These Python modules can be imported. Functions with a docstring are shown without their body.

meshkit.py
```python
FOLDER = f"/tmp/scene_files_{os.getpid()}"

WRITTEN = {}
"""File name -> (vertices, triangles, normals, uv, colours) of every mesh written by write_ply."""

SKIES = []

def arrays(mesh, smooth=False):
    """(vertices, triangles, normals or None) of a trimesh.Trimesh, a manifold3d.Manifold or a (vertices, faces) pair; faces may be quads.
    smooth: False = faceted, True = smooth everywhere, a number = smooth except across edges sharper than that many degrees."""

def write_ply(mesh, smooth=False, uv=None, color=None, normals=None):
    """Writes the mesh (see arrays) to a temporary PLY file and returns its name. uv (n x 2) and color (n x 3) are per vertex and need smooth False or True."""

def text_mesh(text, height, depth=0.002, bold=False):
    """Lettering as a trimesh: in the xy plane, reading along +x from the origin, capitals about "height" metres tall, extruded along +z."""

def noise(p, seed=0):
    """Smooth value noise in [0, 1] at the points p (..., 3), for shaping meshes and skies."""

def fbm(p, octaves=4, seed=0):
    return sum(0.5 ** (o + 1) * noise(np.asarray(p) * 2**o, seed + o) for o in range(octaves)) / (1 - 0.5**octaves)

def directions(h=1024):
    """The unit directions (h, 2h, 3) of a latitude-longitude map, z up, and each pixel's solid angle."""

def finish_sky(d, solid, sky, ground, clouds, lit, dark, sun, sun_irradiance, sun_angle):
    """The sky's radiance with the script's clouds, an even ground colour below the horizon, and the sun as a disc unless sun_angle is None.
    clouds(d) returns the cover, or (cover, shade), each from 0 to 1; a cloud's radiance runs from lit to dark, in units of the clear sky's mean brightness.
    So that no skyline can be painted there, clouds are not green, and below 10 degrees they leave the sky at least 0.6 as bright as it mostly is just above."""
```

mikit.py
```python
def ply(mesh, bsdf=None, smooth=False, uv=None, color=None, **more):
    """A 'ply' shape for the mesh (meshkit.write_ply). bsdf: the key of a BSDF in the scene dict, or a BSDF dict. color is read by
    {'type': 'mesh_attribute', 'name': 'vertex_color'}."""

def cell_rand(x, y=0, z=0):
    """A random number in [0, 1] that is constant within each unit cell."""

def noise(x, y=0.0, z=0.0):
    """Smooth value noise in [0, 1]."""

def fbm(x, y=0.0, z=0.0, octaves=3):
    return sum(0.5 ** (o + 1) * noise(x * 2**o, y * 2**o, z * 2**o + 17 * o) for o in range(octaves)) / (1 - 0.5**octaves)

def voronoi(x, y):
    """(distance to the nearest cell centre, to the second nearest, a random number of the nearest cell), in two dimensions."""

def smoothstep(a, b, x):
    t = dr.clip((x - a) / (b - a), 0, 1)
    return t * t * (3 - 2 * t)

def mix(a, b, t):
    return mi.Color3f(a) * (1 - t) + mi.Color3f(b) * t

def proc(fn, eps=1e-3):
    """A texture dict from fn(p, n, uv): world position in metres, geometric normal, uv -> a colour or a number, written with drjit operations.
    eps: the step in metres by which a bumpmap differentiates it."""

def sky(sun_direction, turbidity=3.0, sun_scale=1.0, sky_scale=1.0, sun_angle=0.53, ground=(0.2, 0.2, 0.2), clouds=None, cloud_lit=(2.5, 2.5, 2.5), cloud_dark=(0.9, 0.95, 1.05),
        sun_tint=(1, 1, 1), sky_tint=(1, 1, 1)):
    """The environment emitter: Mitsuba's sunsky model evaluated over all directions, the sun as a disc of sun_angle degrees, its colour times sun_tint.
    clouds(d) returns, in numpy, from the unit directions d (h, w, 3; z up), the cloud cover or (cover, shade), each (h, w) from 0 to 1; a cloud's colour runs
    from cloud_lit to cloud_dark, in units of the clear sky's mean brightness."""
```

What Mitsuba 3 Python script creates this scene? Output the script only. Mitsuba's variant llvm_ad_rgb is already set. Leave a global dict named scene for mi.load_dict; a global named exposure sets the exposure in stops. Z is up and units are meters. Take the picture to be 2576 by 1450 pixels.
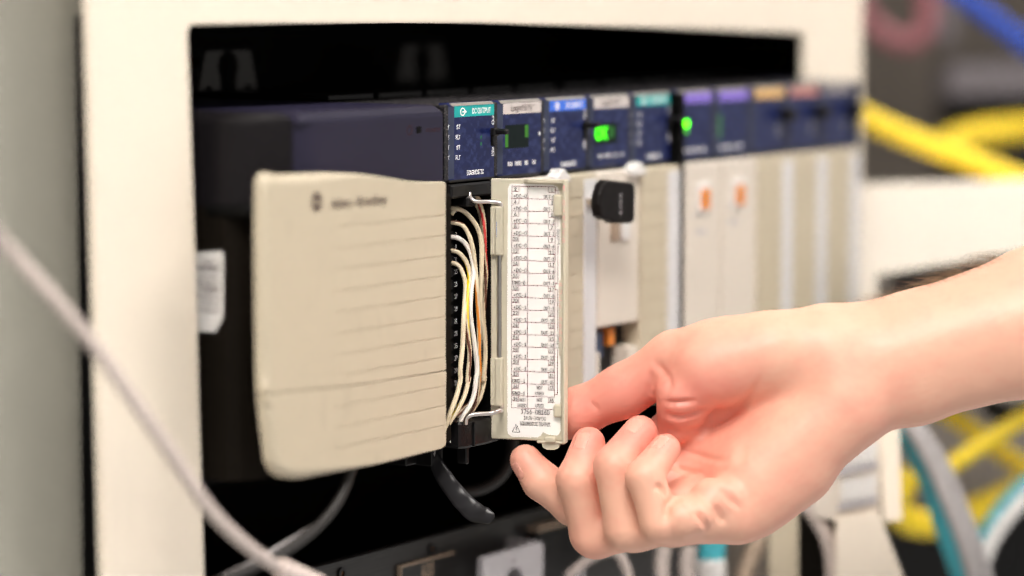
import math, random
import numpy as np, trimesh, mitsuba as mi, mikit, meshkit
import manifold3d as m3
from shapely.geometry import Polygon, LineString, Point, box as sbox
from shapely import affinity
from shapely.ops import unary_union
T = mi.ScalarTransform4f
rng = np.random.default_rng(7); random.seed(7)
scene, labels = {}, {}
MM = 0.001

# ------------------------------------------------------------------ camera (everything below is in mm, written in m)
F = 7388.09                                   # focal length in units of a 2576 px wide picture
CAM = np.array([-969.83, -694.83, 186.88])
R = np.array([[0.564569, -0.825385, 0.000988], [0.083477, 0.058289, 0.994804], [0.821154, 0.561553, -0.101809]])
scene['camera'] = {'type': 'thinlens', 'fov': 2 * math.degrees(math.atan(1288 / F)), 'fov_axis': 'x', 'aperture_radius': 0.019,
                   'focus_distance': 1.209, 'near_clip': 0.05, 'far_clip': 50.0,
                   'to_world': T().look_at(origin=(CAM * MM).tolist(), target=((CAM + R[2] * 1000) * MM).tolist(), up=R[1].tolist())}
exposure = 0.13
# ------------------------------------------------------------------ light: unseen ceiling lamps, plus an even ambient standing for room bounce
scene['room_light'] = {'type': 'constant', 'radiance': {'type': 'rgb', 'value': [0.56, 0.54, 0.515]}}


def ray(px, py): return R[2] + R[0] * (px - 1288) / F - R[1] * (py - 725) / F
def aY(px, py, Y): d = ray(px, py); return CAM + d * (Y - CAM[1]) / d[1]
def aX(px, py, X): d = ray(px, py); return CAM + d * (X - CAM[0]) / d[0]
def aZ(px, py, Z): d = ray(px, py); return CAM + d * (Z - CAM[2]) / d[2]
def aD(px, py, D): return CAM + ray(px, py) * D
def xz(pts, Y): return [(p[0], p[2]) for p in (aY(x, y, Y) for x, y in pts)]


# ------------------------------------------------------------------ helpers
used = {}
def key(name, parent=None):
    k = f'{parent}__{name}' if parent else name
    n = used.get(k, 0); used[k] = n + 1
    return k if n == 0 else f'{k}_{n:03d}'


def lab(k, label=None, cat=None, group=None, kind=None):
    d = {a: b for a, b in (('label', label), ('category', cat), ('group', group), ('kind', kind)) if b}
    if d: labels[k] = d
    return k


def thing(name, label, cat, group=None): return lab(key(name), label, cat, group)


def cat_(ms):
    return trimesh.util.concatenate([tm(m) for m in ms])


def tm(m):
    if isinstance(m, m3.Manifold):
        q = m.to_mesh(); return trimesh.Trimesh(np.array(q.vert_properties[:, :3], float), np.array(q.tri_verts), process=False)
    return m


def put(name, mesh, bsdf, parent=None, smooth=False, color=None, label=None, cat=None, group=None, kind=None, **more):
    k = key(name, parent)
    if isinstance(mesh, list): mesh = cat_(mesh)
    m = tm(mesh).copy(); m.apply_scale(MM)
    scene[k] = mikit.ply(m, bsdf, smooth=smooth, color=color, **more)
    return lab(k, label, cat, group, kind)


def bx(x0, x1, y0, y1, z0, z1, c=0.0):
    if c <= 0:
        return m3.Manifold.cube([x1 - x0, y1 - y0, z1 - z0]).translate([x0, y0, z0])
    P = []
    for a in (0, 1):
        for b in (0, 1):
            for d in (0, 1):
                q = np.array([(x0, x1)[a], (y0, y1)[b], (z0, z1)[d]], float)
                s = np.array([1 - 2 * a, 1 - 2 * b, 1 - 2 * d]) * c
                for i in range(3):
                    e = s.copy(); e[i] = 0; P.append(q + e)
    return m3.Manifold.hull_points(np.array(P))


def cyl(p, d, r, h, n=24, r2=None):
    """cylinder from p along the unit direction d"""
    d = np.asarray(d, float) / np.linalg.norm(d)
    a = np.cross(d, [0, 0, 1.0] if abs(d[2]) < .9 else [1.0, 0, 0]); a /= np.linalg.norm(a); b = np.cross(d, a)
    M = m3.Manifold.cylinder(h, r, r if r2 is None else r2, n)
    return M.transform(np.column_stack([a, b, d, p])[:3])


def ext(poly, depth, o=(0, 0, 0), ax=(1, 0, 0), ay=(0, 0, 1)):
    """polygon in the plane (ax, ay) at o, extruded by depth along ax x ay (towards the viewer for the default plane)"""
    ax, ay = np.asarray(ax, float), np.asarray(ay, float); n = np.cross(ax, ay)
    out = []
    for g in getattr(poly, 'geoms', [poly]):
        if g.is_empty or g.area < 1e-6: continue
        m = trimesh.creation.extrude_polygon(g, depth, engine='earcut')
        M = np.eye(4); M[:3, 0], M[:3, 1], M[:3, 2], M[:3, 3] = ax, ay, n, o
        m.apply_transform(M); out.append(m)
    return trimesh.util.concatenate(out)


def man(m):
    m = tm(m).copy(); m.merge_vertices(merge_norm=True, merge_tex=True)
    return m3.Manifold(m3.Mesh(np.asarray(m.vertices, np.float32), np.asarray(m.faces, np.uint32)))


def rpoly(pts, r):
    return Polygon(pts).buffer(-r, quad_segs=8).buffer(2 * r, quad_segs=8).buffer(-r, quad_segs=8)


def plate(poly, y_front, y_back, r, step=1.5):
    """plate in the plane y = const whose front edges are rounded with radius r; watertight"""
    ring = np.array(poly.exterior.coords)[:-1]
    if not poly.exterior.is_ccw: ring = ring[::-1]
    ring = ring[np.linalg.norm(ring - np.roll(ring, 1, 0), axis=1) > .02]
    p = np.array(LineString(np.vstack([ring, ring[:1]])).simplify(.01).segmentize(step).coords)[:-1]
    t = np.roll(p, -1, 0) - np.roll(p, 1, 0); t /= np.linalg.norm(t, axis=1, keepdims=True) + 1e-12
    n = np.column_stack([-t[:, 1], t[:, 0]])                       # inward
    rings = [(p, np.full((len(p), 1), y_back))]
    for a in np.linspace(0, math.pi / 2, 11):
        rr = (r(p) if callable(r) else r)
        rings.append((p + n * rr * (1 - math.cos(a)), y_front + (rr - rr * math.sin(a)) * np.ones((len(p), 1))))
    V = np.vstack([np.column_stack([q[:, :1], y, q[:, 1:]]) for q, y in rings])
    N = len(p); Fc = []
    for k in range(len(rings) - 1):
        i = np.arange(N); j = (i + 1) % N
        Fc.append(np.column_stack([k * N + i, k * N + j, (k + 1) * N + j])); Fc.append(np.column_stack([k * N + i, (k + 1) * N + j, (k + 1) * N + i]))
    import mapbox_earcut as ec
    for q, base, flip in ((rings[-1][0], (len(rings) - 1) * N, False), (rings[0][0], 0, True)):
        tr = ec.triangulate_float64(np.ascontiguousarray(q), np.array([N], np.uint32)).reshape(-1, 3).astype(int)
        a = q[tr[:, 1]] - q[tr[:, 0]]; b = q[tr[:, 2]] - q[tr[:, 0]]
        neg = (a[:, 0] * b[:, 1] - a[:, 1] * b[:, 0]) < 0
        tr[neg] = tr[neg][:, ::-1]
        Fc.append((tr[:, ::-1] if flip else tr) + base)
    m = trimesh.Trimesh(V, np.vstack(Fc), process=False)
    return m


def spline(pts, n=60):
    from scipy.interpolate import CubicSpline
    p = np.asarray(pts, float)
    if len(p) == 2: return p[0] + (p[1] - p[0]) * np.linspace(0, 1, n)[:, None]
    s = np.r_[0, np.cumsum(np.linalg.norm(np.diff(p, axis=0), axis=1) ** .7)]
    return CubicSpline(s, p, bc_type='natural')(np.linspace(0, s[-1], n))


def tube(pts, r, sides=14, n=60, curve=True, ends=True, flat=None):
    """tube along the points; returns the mesh and (angle, length fraction) of each vertex. flat: (factor, direction) squashes the section"""
    p = spline(pts, n) if curve else np.asarray(pts, float)
    n = len(p)
    t = np.gradient(p, axis=0); t /= np.linalg.norm(t, axis=1, keepdims=True)
    a = np.cross(t[0], [0.3, -1, .2]); a /= np.linalg.norm(a); A = []
    for k in range(n):
        a = a - t[k] * (a @ t[k]); a /= np.linalg.norm(a); A.append(a.copy())
    A = np.array(A); B = np.cross(t, A); ang = np.arange(sides) * 2 * math.pi / sides
    rr = np.broadcast_to(np.asarray(r, float), (n,))
    off = np.cos(ang)[None, :, None] * A[:, None] + np.sin(ang)[None, :, None] * B[:, None]
    if flat: off = off + (flat[0] - 1) * (off @ np.asarray(flat[1]))[..., None] * np.asarray(flat[1])
    V = (p[:, None] + rr[:, None, None] * off).reshape(-1, 3)
    i, j = np.meshgrid(np.arange(n - 1), np.arange(sides), indexing='ij')
    q = np.stack([i * sides + j, i * sides + (j + 1) % sides, (i + 1) * sides + (j + 1) % sides, (i + 1) * sides + j], -1).reshape(-1, 4)
    f = np.vstack([q[:, [0, 1, 2]], q[:, [0, 2, 3]]])
    aa = np.tile(ang, n); ll = np.repeat(np.linspace(0, 1, n), sides)
    if ends:
        V = np.vstack([V, p[0], p[-1]]); c0, c1 = len(V) - 2, len(V) - 1; k = np.arange(sides)
        f = np.vstack([f, np.column_stack([np.full(sides, c0), (k + 1) % sides, k]), np.column_stack([np.full(sides, c1), (n - 1) * sides + k, (n - 1) * sides + (k + 1) % sides])])
        aa = np.r_[aa, 0, 0]; ll = np.r_[ll, 0, 1]
    return trimesh.Trimesh(V, f, process=False), aa, ll


TX = {}
def txt(s, h, o, width=None, align='l', ax=(1, 0, 0), ay=(0, 0, 1), depth=.05, bold=False):
    """lettering; capitals h mm tall, squeezed to width mm; o = where the baseline starts (or its middle / end)"""
    if (s, bold) not in TX: TX[s, bold] = meshkit.text_mesh(s, 1.0, 1.0, bold)
    m = TX[s, bold].copy(); v = m.vertices.copy()
    x0, x1 = v[:, 0].min(), v[:, 0].max()
    k = (width / (x1 - x0)) if width else h * .72
    w = (x1 - x0) * k
    sh = {'l': 0, 'c': -w / 2, 'r': -w}[align]
    ax, ay = np.asarray(ax, float), np.asarray(ay, float); n = np.cross(ax, ay)
    m.vertices = np.asarray(o) + np.outer((v[:, 0] - x0) * k + sh, ax) + np.outer(v[:, 1] * h, ay) + np.outer(v[:, 2] * depth, n)
    return m


# ------------------------------------------------------------------ materials
def mat(name, rgb, rough=.45, spec=.5, metal=0.0, bump=None, coat=0.0, sheen=0.0, two=False, **k):
    d = {'type': 'principled', 'base_color': rgb if isinstance(rgb, dict) else {'type': 'rgb', 'value': list(rgb)}, 'roughness': rough, 'specular': spec, 'metallic': metal, **k}
    if coat: d['clearcoat'] = coat; d['clearcoat_gloss'] = .92
    if bump: d = {'type': 'bumpmap', 'arbitrary': bump[0], 'scale': bump[1], 'bsdf': d}
    if two: d = {'type': 'twosided', 'bsdf': d}
    scene[name] = d


def pn(fn, eps=1e-3): return mikit.proc(fn, eps)
N, FB, MX = mikit.noise, mikit.fbm, mikit.mix
def tone(c, amt, s, c2=None):
    c = np.array(c); c2 = np.array(c2) if c2 is not None else c * (1 - amt)
    return pn(lambda p, n, uv: MX([float(v) for v in c], [float(v) for v in c2], FB(p.x * s, p.y * s, p.z * s)))
peel = pn(lambda p, n, uv: FB(p.x * 900, p.y * 900, p.z * 900, 2), 2e-4)
grain = pn(lambda p, n, uv: FB(p.x * 2600, p.y * 2600, p.z * 2600, 2), 1e-4)
def worn(c, s, amt):
    return pn(lambda p, n, uv: MX([float(v) for v in c], [float(v) * .74 for v in c], amt * mikit.smoothstep(.62, .78, FB(p.x * s * 3, p.y * s, p.z * s * .6, 4)) + .10 * FB(p.x * s, p.y * s, p.z * s)))
mat('cream_bright', (.86, .79, .69), .5)
mat('cream_paint', worn((.765, .68, .57), 22, .15), .42, bump=(peel, .00010))
mat('beige_plastic', worn((.475, .41, .305), 60, .25), .42, bump=(grain, .00004))
mat('pale_plastic', tone((.60, .535, .465), .05, 30), .42)
mat('door_plastic', tone((.52, .475, .365), .05, 40), .40, bump=(grain, .00003))
mat('strip_plastic', (.56, .545, .55), .35)
mat('black_paint', (.0025, .0025, .0025), .6, spec=.08)
mat('black_plastic', tone((.008, .0075, .008), .4, 60), .34, spec=.22)
mat('dusty_black', pn(lambda p, n, uv: MX([.008, .008, .010], [.22, .19, .19], mikit.smoothstep(.55, .8, FB(p.x * 1500, p.y * 1500, p.z * 1500, 2)) * .45)), .4)
mat('smoke_panel', tone((.017, .015, .033), .25, 25), .4, spec=.2)
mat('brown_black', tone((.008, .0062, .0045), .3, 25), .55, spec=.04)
mat('window_blue', pn(lambda p, n, uv: MX([.006, .010, .055], [.035, .05, .15], mikit.smoothstep(.38, .8, FB(p.x * 420, p.y * 420, p.z * 420, 4)) * .4)), .2, spec=.26)
mat('clear_edge', tone((.045, .055, .10), .5, 120), .2, spec=.4)
mat('clear_top_highlight', (.20, .185, .17), .3, spec=.3)  # lighter tone paints the highlight along the top bevel
mat('lcd_dark', (.004, .009, .009), .4, spec=.1)
for nm, c in dict(teal=(.0, .30, .29), blue=(.035, .13, .62), grey=(.52, .47, .45), purple=(.20, .13, .55), orange=(.62, .37, .13), red=(.42, .17, .15), dull=(.20, .18, .19)).items():
    mat('band_' + nm, c, .35)
mat('white_print', (.78, .77, .78), .5)
mat('dark_print', (.030, .010, .012), .6, spec=.1)
mat('maroon_print', (.13, .012, .02), .6, spec=.1)
mat('red_print', (.72, .33, .32), .5)
mat('label_white', (.83, .80, .77), .5)
mat('sticker_white', (.62, .60, .58), .4)
mat('steel', (.66, .60, .57), .28, metal=1.0)
mat('rod_steel', tone((.42, .40, .38), .3, 300), .3, metal=1.0)
mat('tab_metal', tone((.075, .069, .063), .3, 60), .45)
mat('brass', (.45, .20, .06), .35, metal=1.0)
mat('plug_blue', (.02, .03, .07), .4)
mat('key_black', (.006, .0045, .0045), .4, spec=.12)
mat('white_plastic', (.62, .60, .585), .35)
mat('wire_color', {'type': 'mesh_attribute', 'name': 'vertex_color'}, .36)
mat('orange_port', (.62, .19, .02), .4)
mat('wall_grey', tone((.315, .305, .26), .06, 3), .8, spec=.2)
mat('cable_white', tone((.55, .47, .435), .10, 60), .42)
mat('cable_grey', tone((.30, .28, .28), .1, 40), .4)
mat('cable_dark', (.022, .020, .019), .35, spec=.35)
mat('cable_yellow', (.85, .61, .015), .4)
mat('cable_teal', (.05, .36, .43), .4)
mat('cable_blue', (.025, .07, .40), .4, spec=.2)
mat('cable_pink', (.26, .085, .10), .45)
mat('shiny_black', tone((.018, .017, .019), .5, 90), .25, spec=.22)
mat('rack_black', pn(lambda p, n, uv: MX([.006, .0055, .006], [.022, .019, .018], FB(p.x * 60, p.y * 60, p.z * 1800, 2))), .42)
mat('cabinet_grey', (.60, .55, .53), .5)
mat('unit_grey', (.12, .105, .115), .5)
mat('tan_edge', (.34, .25, .18), .5)
mat('plate_grey', tone((.42, .40, .42), .1, 40), .4)
mat('shelf_shaded', tone((.135, .112, .092), .5, 9), .8, spec=.15)  # darkened brown carries the shade on the shelf behind the cables
mat('skin', {'type': 'mesh_attribute', 'name': 'vertex_color'}, .43, spec=.4,
    bump=(pn(lambda p, n, uv: FB(p.x * 1100, p.y * 1100, p.z * 1100, 3), 2e-4), .00011))
mat('nail', (.71, .33, .255), .42, spec=.35)
mat('hair', (.26, .17, .095), .5)
def glow(rgb): return {'type': 'area', 'radiance': {'type': 'rgb', 'value': list(rgb)}}

# ------------------------------------------------------------------ unseen ceiling lamps, out of view, placed to light the rack, label and hand
def lamp(x, y, z, w, d, L, label):
    v = np.array([[x - w, y - d, z], [x + w, y - d, z], [x + w, y + d, z], [x - w, y + d, z]])
    t = thing('unseen_ceiling_light', label, 'ceiling light', 'unseen ceiling lights over the rack')
    put('diffuser', trimesh.Trimesh(v, [[0, 2, 1], [0, 3, 2]], process=False), 'label_white', t, emitter=glow(L))
    put('frame', cat_([bx(x - w - 20, x + w + 20, y - d - 20, y + d + 20, z + 3, z + 60, 3)]), 'white_plastic', t)
lamp(-1150, -800, 1500, 600, 300, (25.5, 24.1, 22.6), 'unseen white ceiling light panel at left, placed to light the label and cream panel')
lamp(900, -1250, 1750, 600, 300, (15, 14.2, 13.3), 'unseen white ceiling light panel farther right, lighting the rack from that side')

# ------------------------------------------------------------------ wall, panel, enclosure
yw = aX(196, 700, -156)[1]
put('cabinet_back', cat_([bx(420, 6000, 1050, 1070, -1500, 1500)]), 'shelf_shaded', label='backdrop painted dull brown-grey for shade, behind the cables at right', kind='structure')

YF = 30
op = xz([(515, 1450), (503, 1040), (492, 629), (473, 90), (476, 68), (484, 63), (700, 60.5), (1000, 58.5), (1200, 59), (1600, 69), (2018, 84), (2026, 92), (2024, 215)], YF - 1.6)
zb = -150
op = [(op[0][0] + 1.5, zb)] + op + [(op[-1][0], zb)]
opening = Polygon(op)
lo, hi = xz([(262, 1450), (222, 0)], YF - 1.6); ro, = xz([(2171, 0)], YF - 1.6); rl, = xz([(2166, 600)], YF - 1.6)
sl = (lo[0] - hi[0]) / (lo[1] - hi[1])
outer = Polygon([(hi[0] + sl * (-200 - hi[1]), -200), (hi[0] + sl * (240 - hi[1]), 240), (ro[0] + .6, 240), (ro[0], 181), (rl[0], -200)])
face = outer.buffer(-2, join_style=2).buffer(2).difference(opening.buffer(-3).buffer(3))
fm = ext(face.simplify(.02), 2.6, (0, YF + 1.3, 0))
fb = ext(outer.buffer(-.6).difference(opening.buffer(.6)).simplify(.02), .5, (0, YF - 1.2, 0))
pk = thing('front_panel', 'cream painted metal panel with a large cutout framing the module rack', 'panel')
put('sheet', [fm, fb], 'cream_paint', pk)
ob = [(hi[0] + 3, -190), (hi[0] + 3, 226), (ro[0] - 3, 226), (ro[0] - 3, -190)]
put('flange', bx(ro[0] - 6, ro[0] - 3, YF + 1.4, YF + 22, -190, 230), 'cream_paint', pk)

ek = thing('enclosure', 'black metal enclosure box behind the cream panel', 'enclosure')
x0, x1 = hi[0] + 22, ro[0] - 12
x0 = -160; yw = aX(197, 700, x0)[1]; ztop = aX(208, 60, x0)[2]
put('wall', cat_([bx(-1500, x0, yw, yw + 12, -900, 900), bx(x0, 415, yw, yw + 12, ztop + 3, 900)]), 'wall_grey', label='plain grey wall left of the cream panel', kind='structure')
put('back_wall', bx(x0, x1, 178, 180, -190, ztop), 'black_paint', ek)
put('side_wall', bx(x0, x0 + 2, YF + 4, 178, -190, ztop), 'black_paint', ek)
put('side_wall', bx(x1 - 2, x1, YF + 4, 178, -190, ztop), 'black_paint', ek)
put('top_wall', bx(x0, x1, YF + 4, 178, ztop, ztop + 2), 'black_paint', ek)
put('bottom_wall', bx(x0, x1, YF + 4, 178, -192, -190), 'black_paint', ek)

# ------------------------------------------------------------------ chassis with mounting tabs
ck = thing('rack_chassis', 'black metal module rack with keyhole mounting tabs inside the enclosure', 'rack')
put('back_plate', bx(-118, 352, 146, 149, -4, 141), 'black_plastic', ck)
put('floor_plate', bx(-118, 352, 40, 149, -6, -3), 'black_paint', ck)
for k, cx in enumerate((33, 179)):
    body = rpoly([(cx - 21, 138), (cx + 21, 138), (cx + 15.5, 159), (cx - 15, 159)], 1.5)
    hole = unary_union([Point(cx, 152).buffer(7), sbox(cx - 5.6, 143.5, cx + 5.6, 152), Point(cx, 144).buffer(5.6), Point(cx - 13.5, 140.5).buffer(3.4), Point(cx + 13.5, 140.5).buffer(3.4)])
    t = put('mounting_tab', ext(body.difference(hole), 3, (0, 146, 0)), 'tab_metal', ck)
    put('screw', [cyl((cx, 165, 153.5), (0, -1, 0), 2.2, 14)], 'brass', t)

# ------------------------------------------------------------------ power supply
ps = thing('power_supply', 'wide power supply with dark top band and ribbed beige cover at the rack\'s left end', 'power supply')
prof = unary_union([Polygon([(-116, 145), (-116, 22), (-108, 8), (-92, 1.2), (-86, 0), (-2.5, 0), (-2.5, 145)])])
hb = ext(affinity.scale(prof, 1, 1), 36, (0, 0, 103.5), (1, 0, 0), (0, 1, 0))
fr = Polygon([(-116, 145), (-116, 26), (-113, 17), (-107, 9), (-100, 4), (-92, 1.2), (-84, 0), (-3.6, 0), (-2.4, 1.2), (-2.4, 145)])
def loftz(poly, levels):
    """vertical prism of a plan polygon, inset by the given amount at each level"""
    ms = []
    for (za, ia), (zb_, ib) in zip(levels[:-1], levels[1:]):
        A = np.array(poly.exterior.coords)[:-1]; c = np.array(poly.centroid.coords[0])
        sx = (poly.bounds[2] - poly.bounds[0]) / 2; sy = (poly.bounds[3] - poly.bounds[1]) / 2
        fa = lambda i: c + (A - c) * np.array([1 - i / sx, 1 - i / sy])
        ms.append(m3.Manifold.hull_points(np.vstack([np.column_stack([fa(ia), np.full(len(A), za)]), np.column_stack([fa(ib), np.full(len(A), zb_)])])))
    return cat_(ms)
hm_ = man(loftz(fr, [(104, 0), (135.2, 0)])); xs = aY(752, 350, 0)[0]
put('head_band', [tm(m3.Manifold.hull_points(np.array([(x, y, z) for x, y in fr.intersection(sbox(xs, -5, 0, 200)).exterior.coords for z in (104, 135.2)]))), loftz(Polygon([(xs, 145), (xs, .2), (-3.6, 0), (-2.4, 1.2), (-2.4, 145)]), [(135.2, 0), (136.8, .4), (139.0, 2.3), (139.6, 3.6)])], 'smoke_panel', ps, smooth=35)
frl = fr.intersection(sbox(-200, -5, xs - .25, 200))
mat('corner_black', tone((.0085, .0072, .0085), .3, 25), .5, spec=.12)
put('head_corner', [tm(m3.Manifold.hull_points(np.array([(x, y, z) for x, y in frl.exterior.coords for z in (104, 135.6)]))), loftz(frl, [(135.6, 0), (137.2, .4), (139.2, 2.3), (139.6, 3.6)])], 'corner_black', ps, smooth=35)
put('body', loftz(Polygon([(-116, 145), (-116, 21), (-112, 17), (-104, 13), (-3, 8), (-3, 145)]), [(-1, 0), (103.9, 0)]), 'brown_black', ps)
put('cover_backing', bx(-98, -3.2, -4.4, 9, 2, 104, 1), 'brown_black', ps)
put('vent_slot', bx(-117, -95, 9, 30, 100.5, 104.8, 1), 'black_paint', ps)
top = xz([(1107, 457), (1085, 458), (1050, 457.5), (1015, 455), (980, 450), (945, 444), (910, 439), (870, 436), (820, 434.5), (760, 437), (700, 440), (672, 434), (662, 431), (653, 434)], -6)
left = xz([(649, 470), (648, 600), (650, 800), (653, 985)], -6)
yl, yr = 990, 929
up = Polygon(top + left + xz([(654, yl), (885, 966), (1107, yr + 1)], -6))
lowp = Polygon(xz([(1107, yr + 3.5), (885, 968.5), (654, yl + 2.5), (660, 1060), (668, 1120), (672, 1160), (684, 1188), (705, 1202), (735, 1206), (760, 1205), (880, 1179), (1000, 1151), (1094, 1128), (1105, 1121), (1107, 1111)], -6))
def grooves(m, zs, xa, xb, yf, dp=.42, wd=.3):
    M = man(m)
    for z in zs:
        M = M - m3.Manifold.hull_points(np.array([(xb + 1, yf - .4, z - wd - .1), (xb + 1, yf - .4, z + wd + .1), (xb + 1, yf + dp, z), (xa + 8, yf + dp, z), (xa, yf - .4, z - .2), (xa, yf - .4, z + .2)]))
    return M
ry = [538 + 51.0 * k for k in range(8)]
zs = [aY(1115, y + 3, -8)[2] for y in ry]
zsp = lambda x: np.interp(x, [p_[0] for p_ in SP], [p_[1] for p_ in SP])
SP = xz([(640, 992), (885, 968), (1130, 929)], -6)
def rfun(p): return (np.interp(p[:, 0], [-100, -60], [4.2, .5]) * np.clip((np.abs(p[:, 1] - zsp(p[:, 0])) - 1.6) / 4, .1, 1))[:, None]
def soft(P):
    near = Polygon([(x, zsp(x) + d) for x, d in ((-130, -6), (10, -6), (10, 6), (-130, 6))])
    return unary_union([P.buffer(-4.6, quad_segs=12).buffer(4.6, quad_segs=12), P.buffer(-.9).buffer(.9).intersection(near), P.buffer(-1.1).buffer(1.1).intersection(sbox(-30, -50, 50, 200))])
um = grooves(plate(soft(up), -9, -4.2, rfun, .6), zs, -93, -3, -9)
cu = put('cover', um, 'beige_plastic', ps, smooth=13)
zs2 = [aY(1115, y, -8)[2] for y in (970, 1020, 1069)]
put('lower_cover', grooves(plate(soft(lowp), -9.2, -4.2, rfun, .6), zs2, -93, -3, -9.2), 'beige_plastic', ps, smooth=13)
o = aY(832, 522, -9.1); o2 = aY(974, 514, -9.1)
put('lettering', [txt('Allen-Bradley', 3.4, (o[0], -9.02, (o[2] + o2[2]) / 2 - .2), width=o2[0] - o[0], bold=True, depth=.08)], 'dark_print', ps)
e = aY(797, 509, -9.1)
ring = Point(0, 0).buffer(3.2).difference(Point(0, 0).buffer(1.3, quad_segs=2))
put('emblem', ext(affinity.scale(ring, .95, 1.15), .08, (e[0], -9.02, e[2])), 'dark_print', ps)
a = aY(1053, 327, 0)
put('status_window', bx(a[0] - 1.5, a[0] + 1.5, -.25, .5, a[2] - 1.3, a[2] + 1.3), 'black_paint', ps)
b = aY(1072, 333, 0)
put('band_lettering', [txt('POWER', 1.7, (b[0], -.02, b[2] - .2), width=aY(1110, 333, 0)[0] - b[0] - .6, depth=.06),
                       ext(Point(0, 0).buffer(2, quad_segs=6).difference(Point(0, 0).buffer(1.5, quad_segs=6)), .06, (aY(1030, 327, 0)[0], -.02, a[2]))], 'dark_print', ps)
# sticker on the left flank
yA, yB = 17, 26
sp = [aX(x, y, -116.6) for x, y in ((488, 636), (556, 632), (561, 640), (560, 800), (541, 836), (488, 834))]
stk = Polygon([(p[1], p[2]) for p in sp])
skm = ext(stk, .2, (-116.4, 0, 0), (0, 1, 0), (0, 0, 1)); skm.vertices[:, 0] = -116.1 - (skm.vertices[:, 0] + 116.4 > .05) * .25
skm.invert()
st = put('rating_sticker', skm, 'sticker_white', ps, label='white rating sticker with small print on the dark left flank')
sa, sb = stk.bounds[0], stk.bounds[2]
lines = []
for i, z in enumerate(np.linspace(stk.bounds[3] - 5, stk.bounds[1] + 8, 8)):
    lines.append(bx(-116.42, -116.3, sa + 2, sb - (2 if i % 2 else 3.5), z, z + (1.3 if i in (1, 4) else .7)))
put('small_print', lines, 'dark_print', st)

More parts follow.
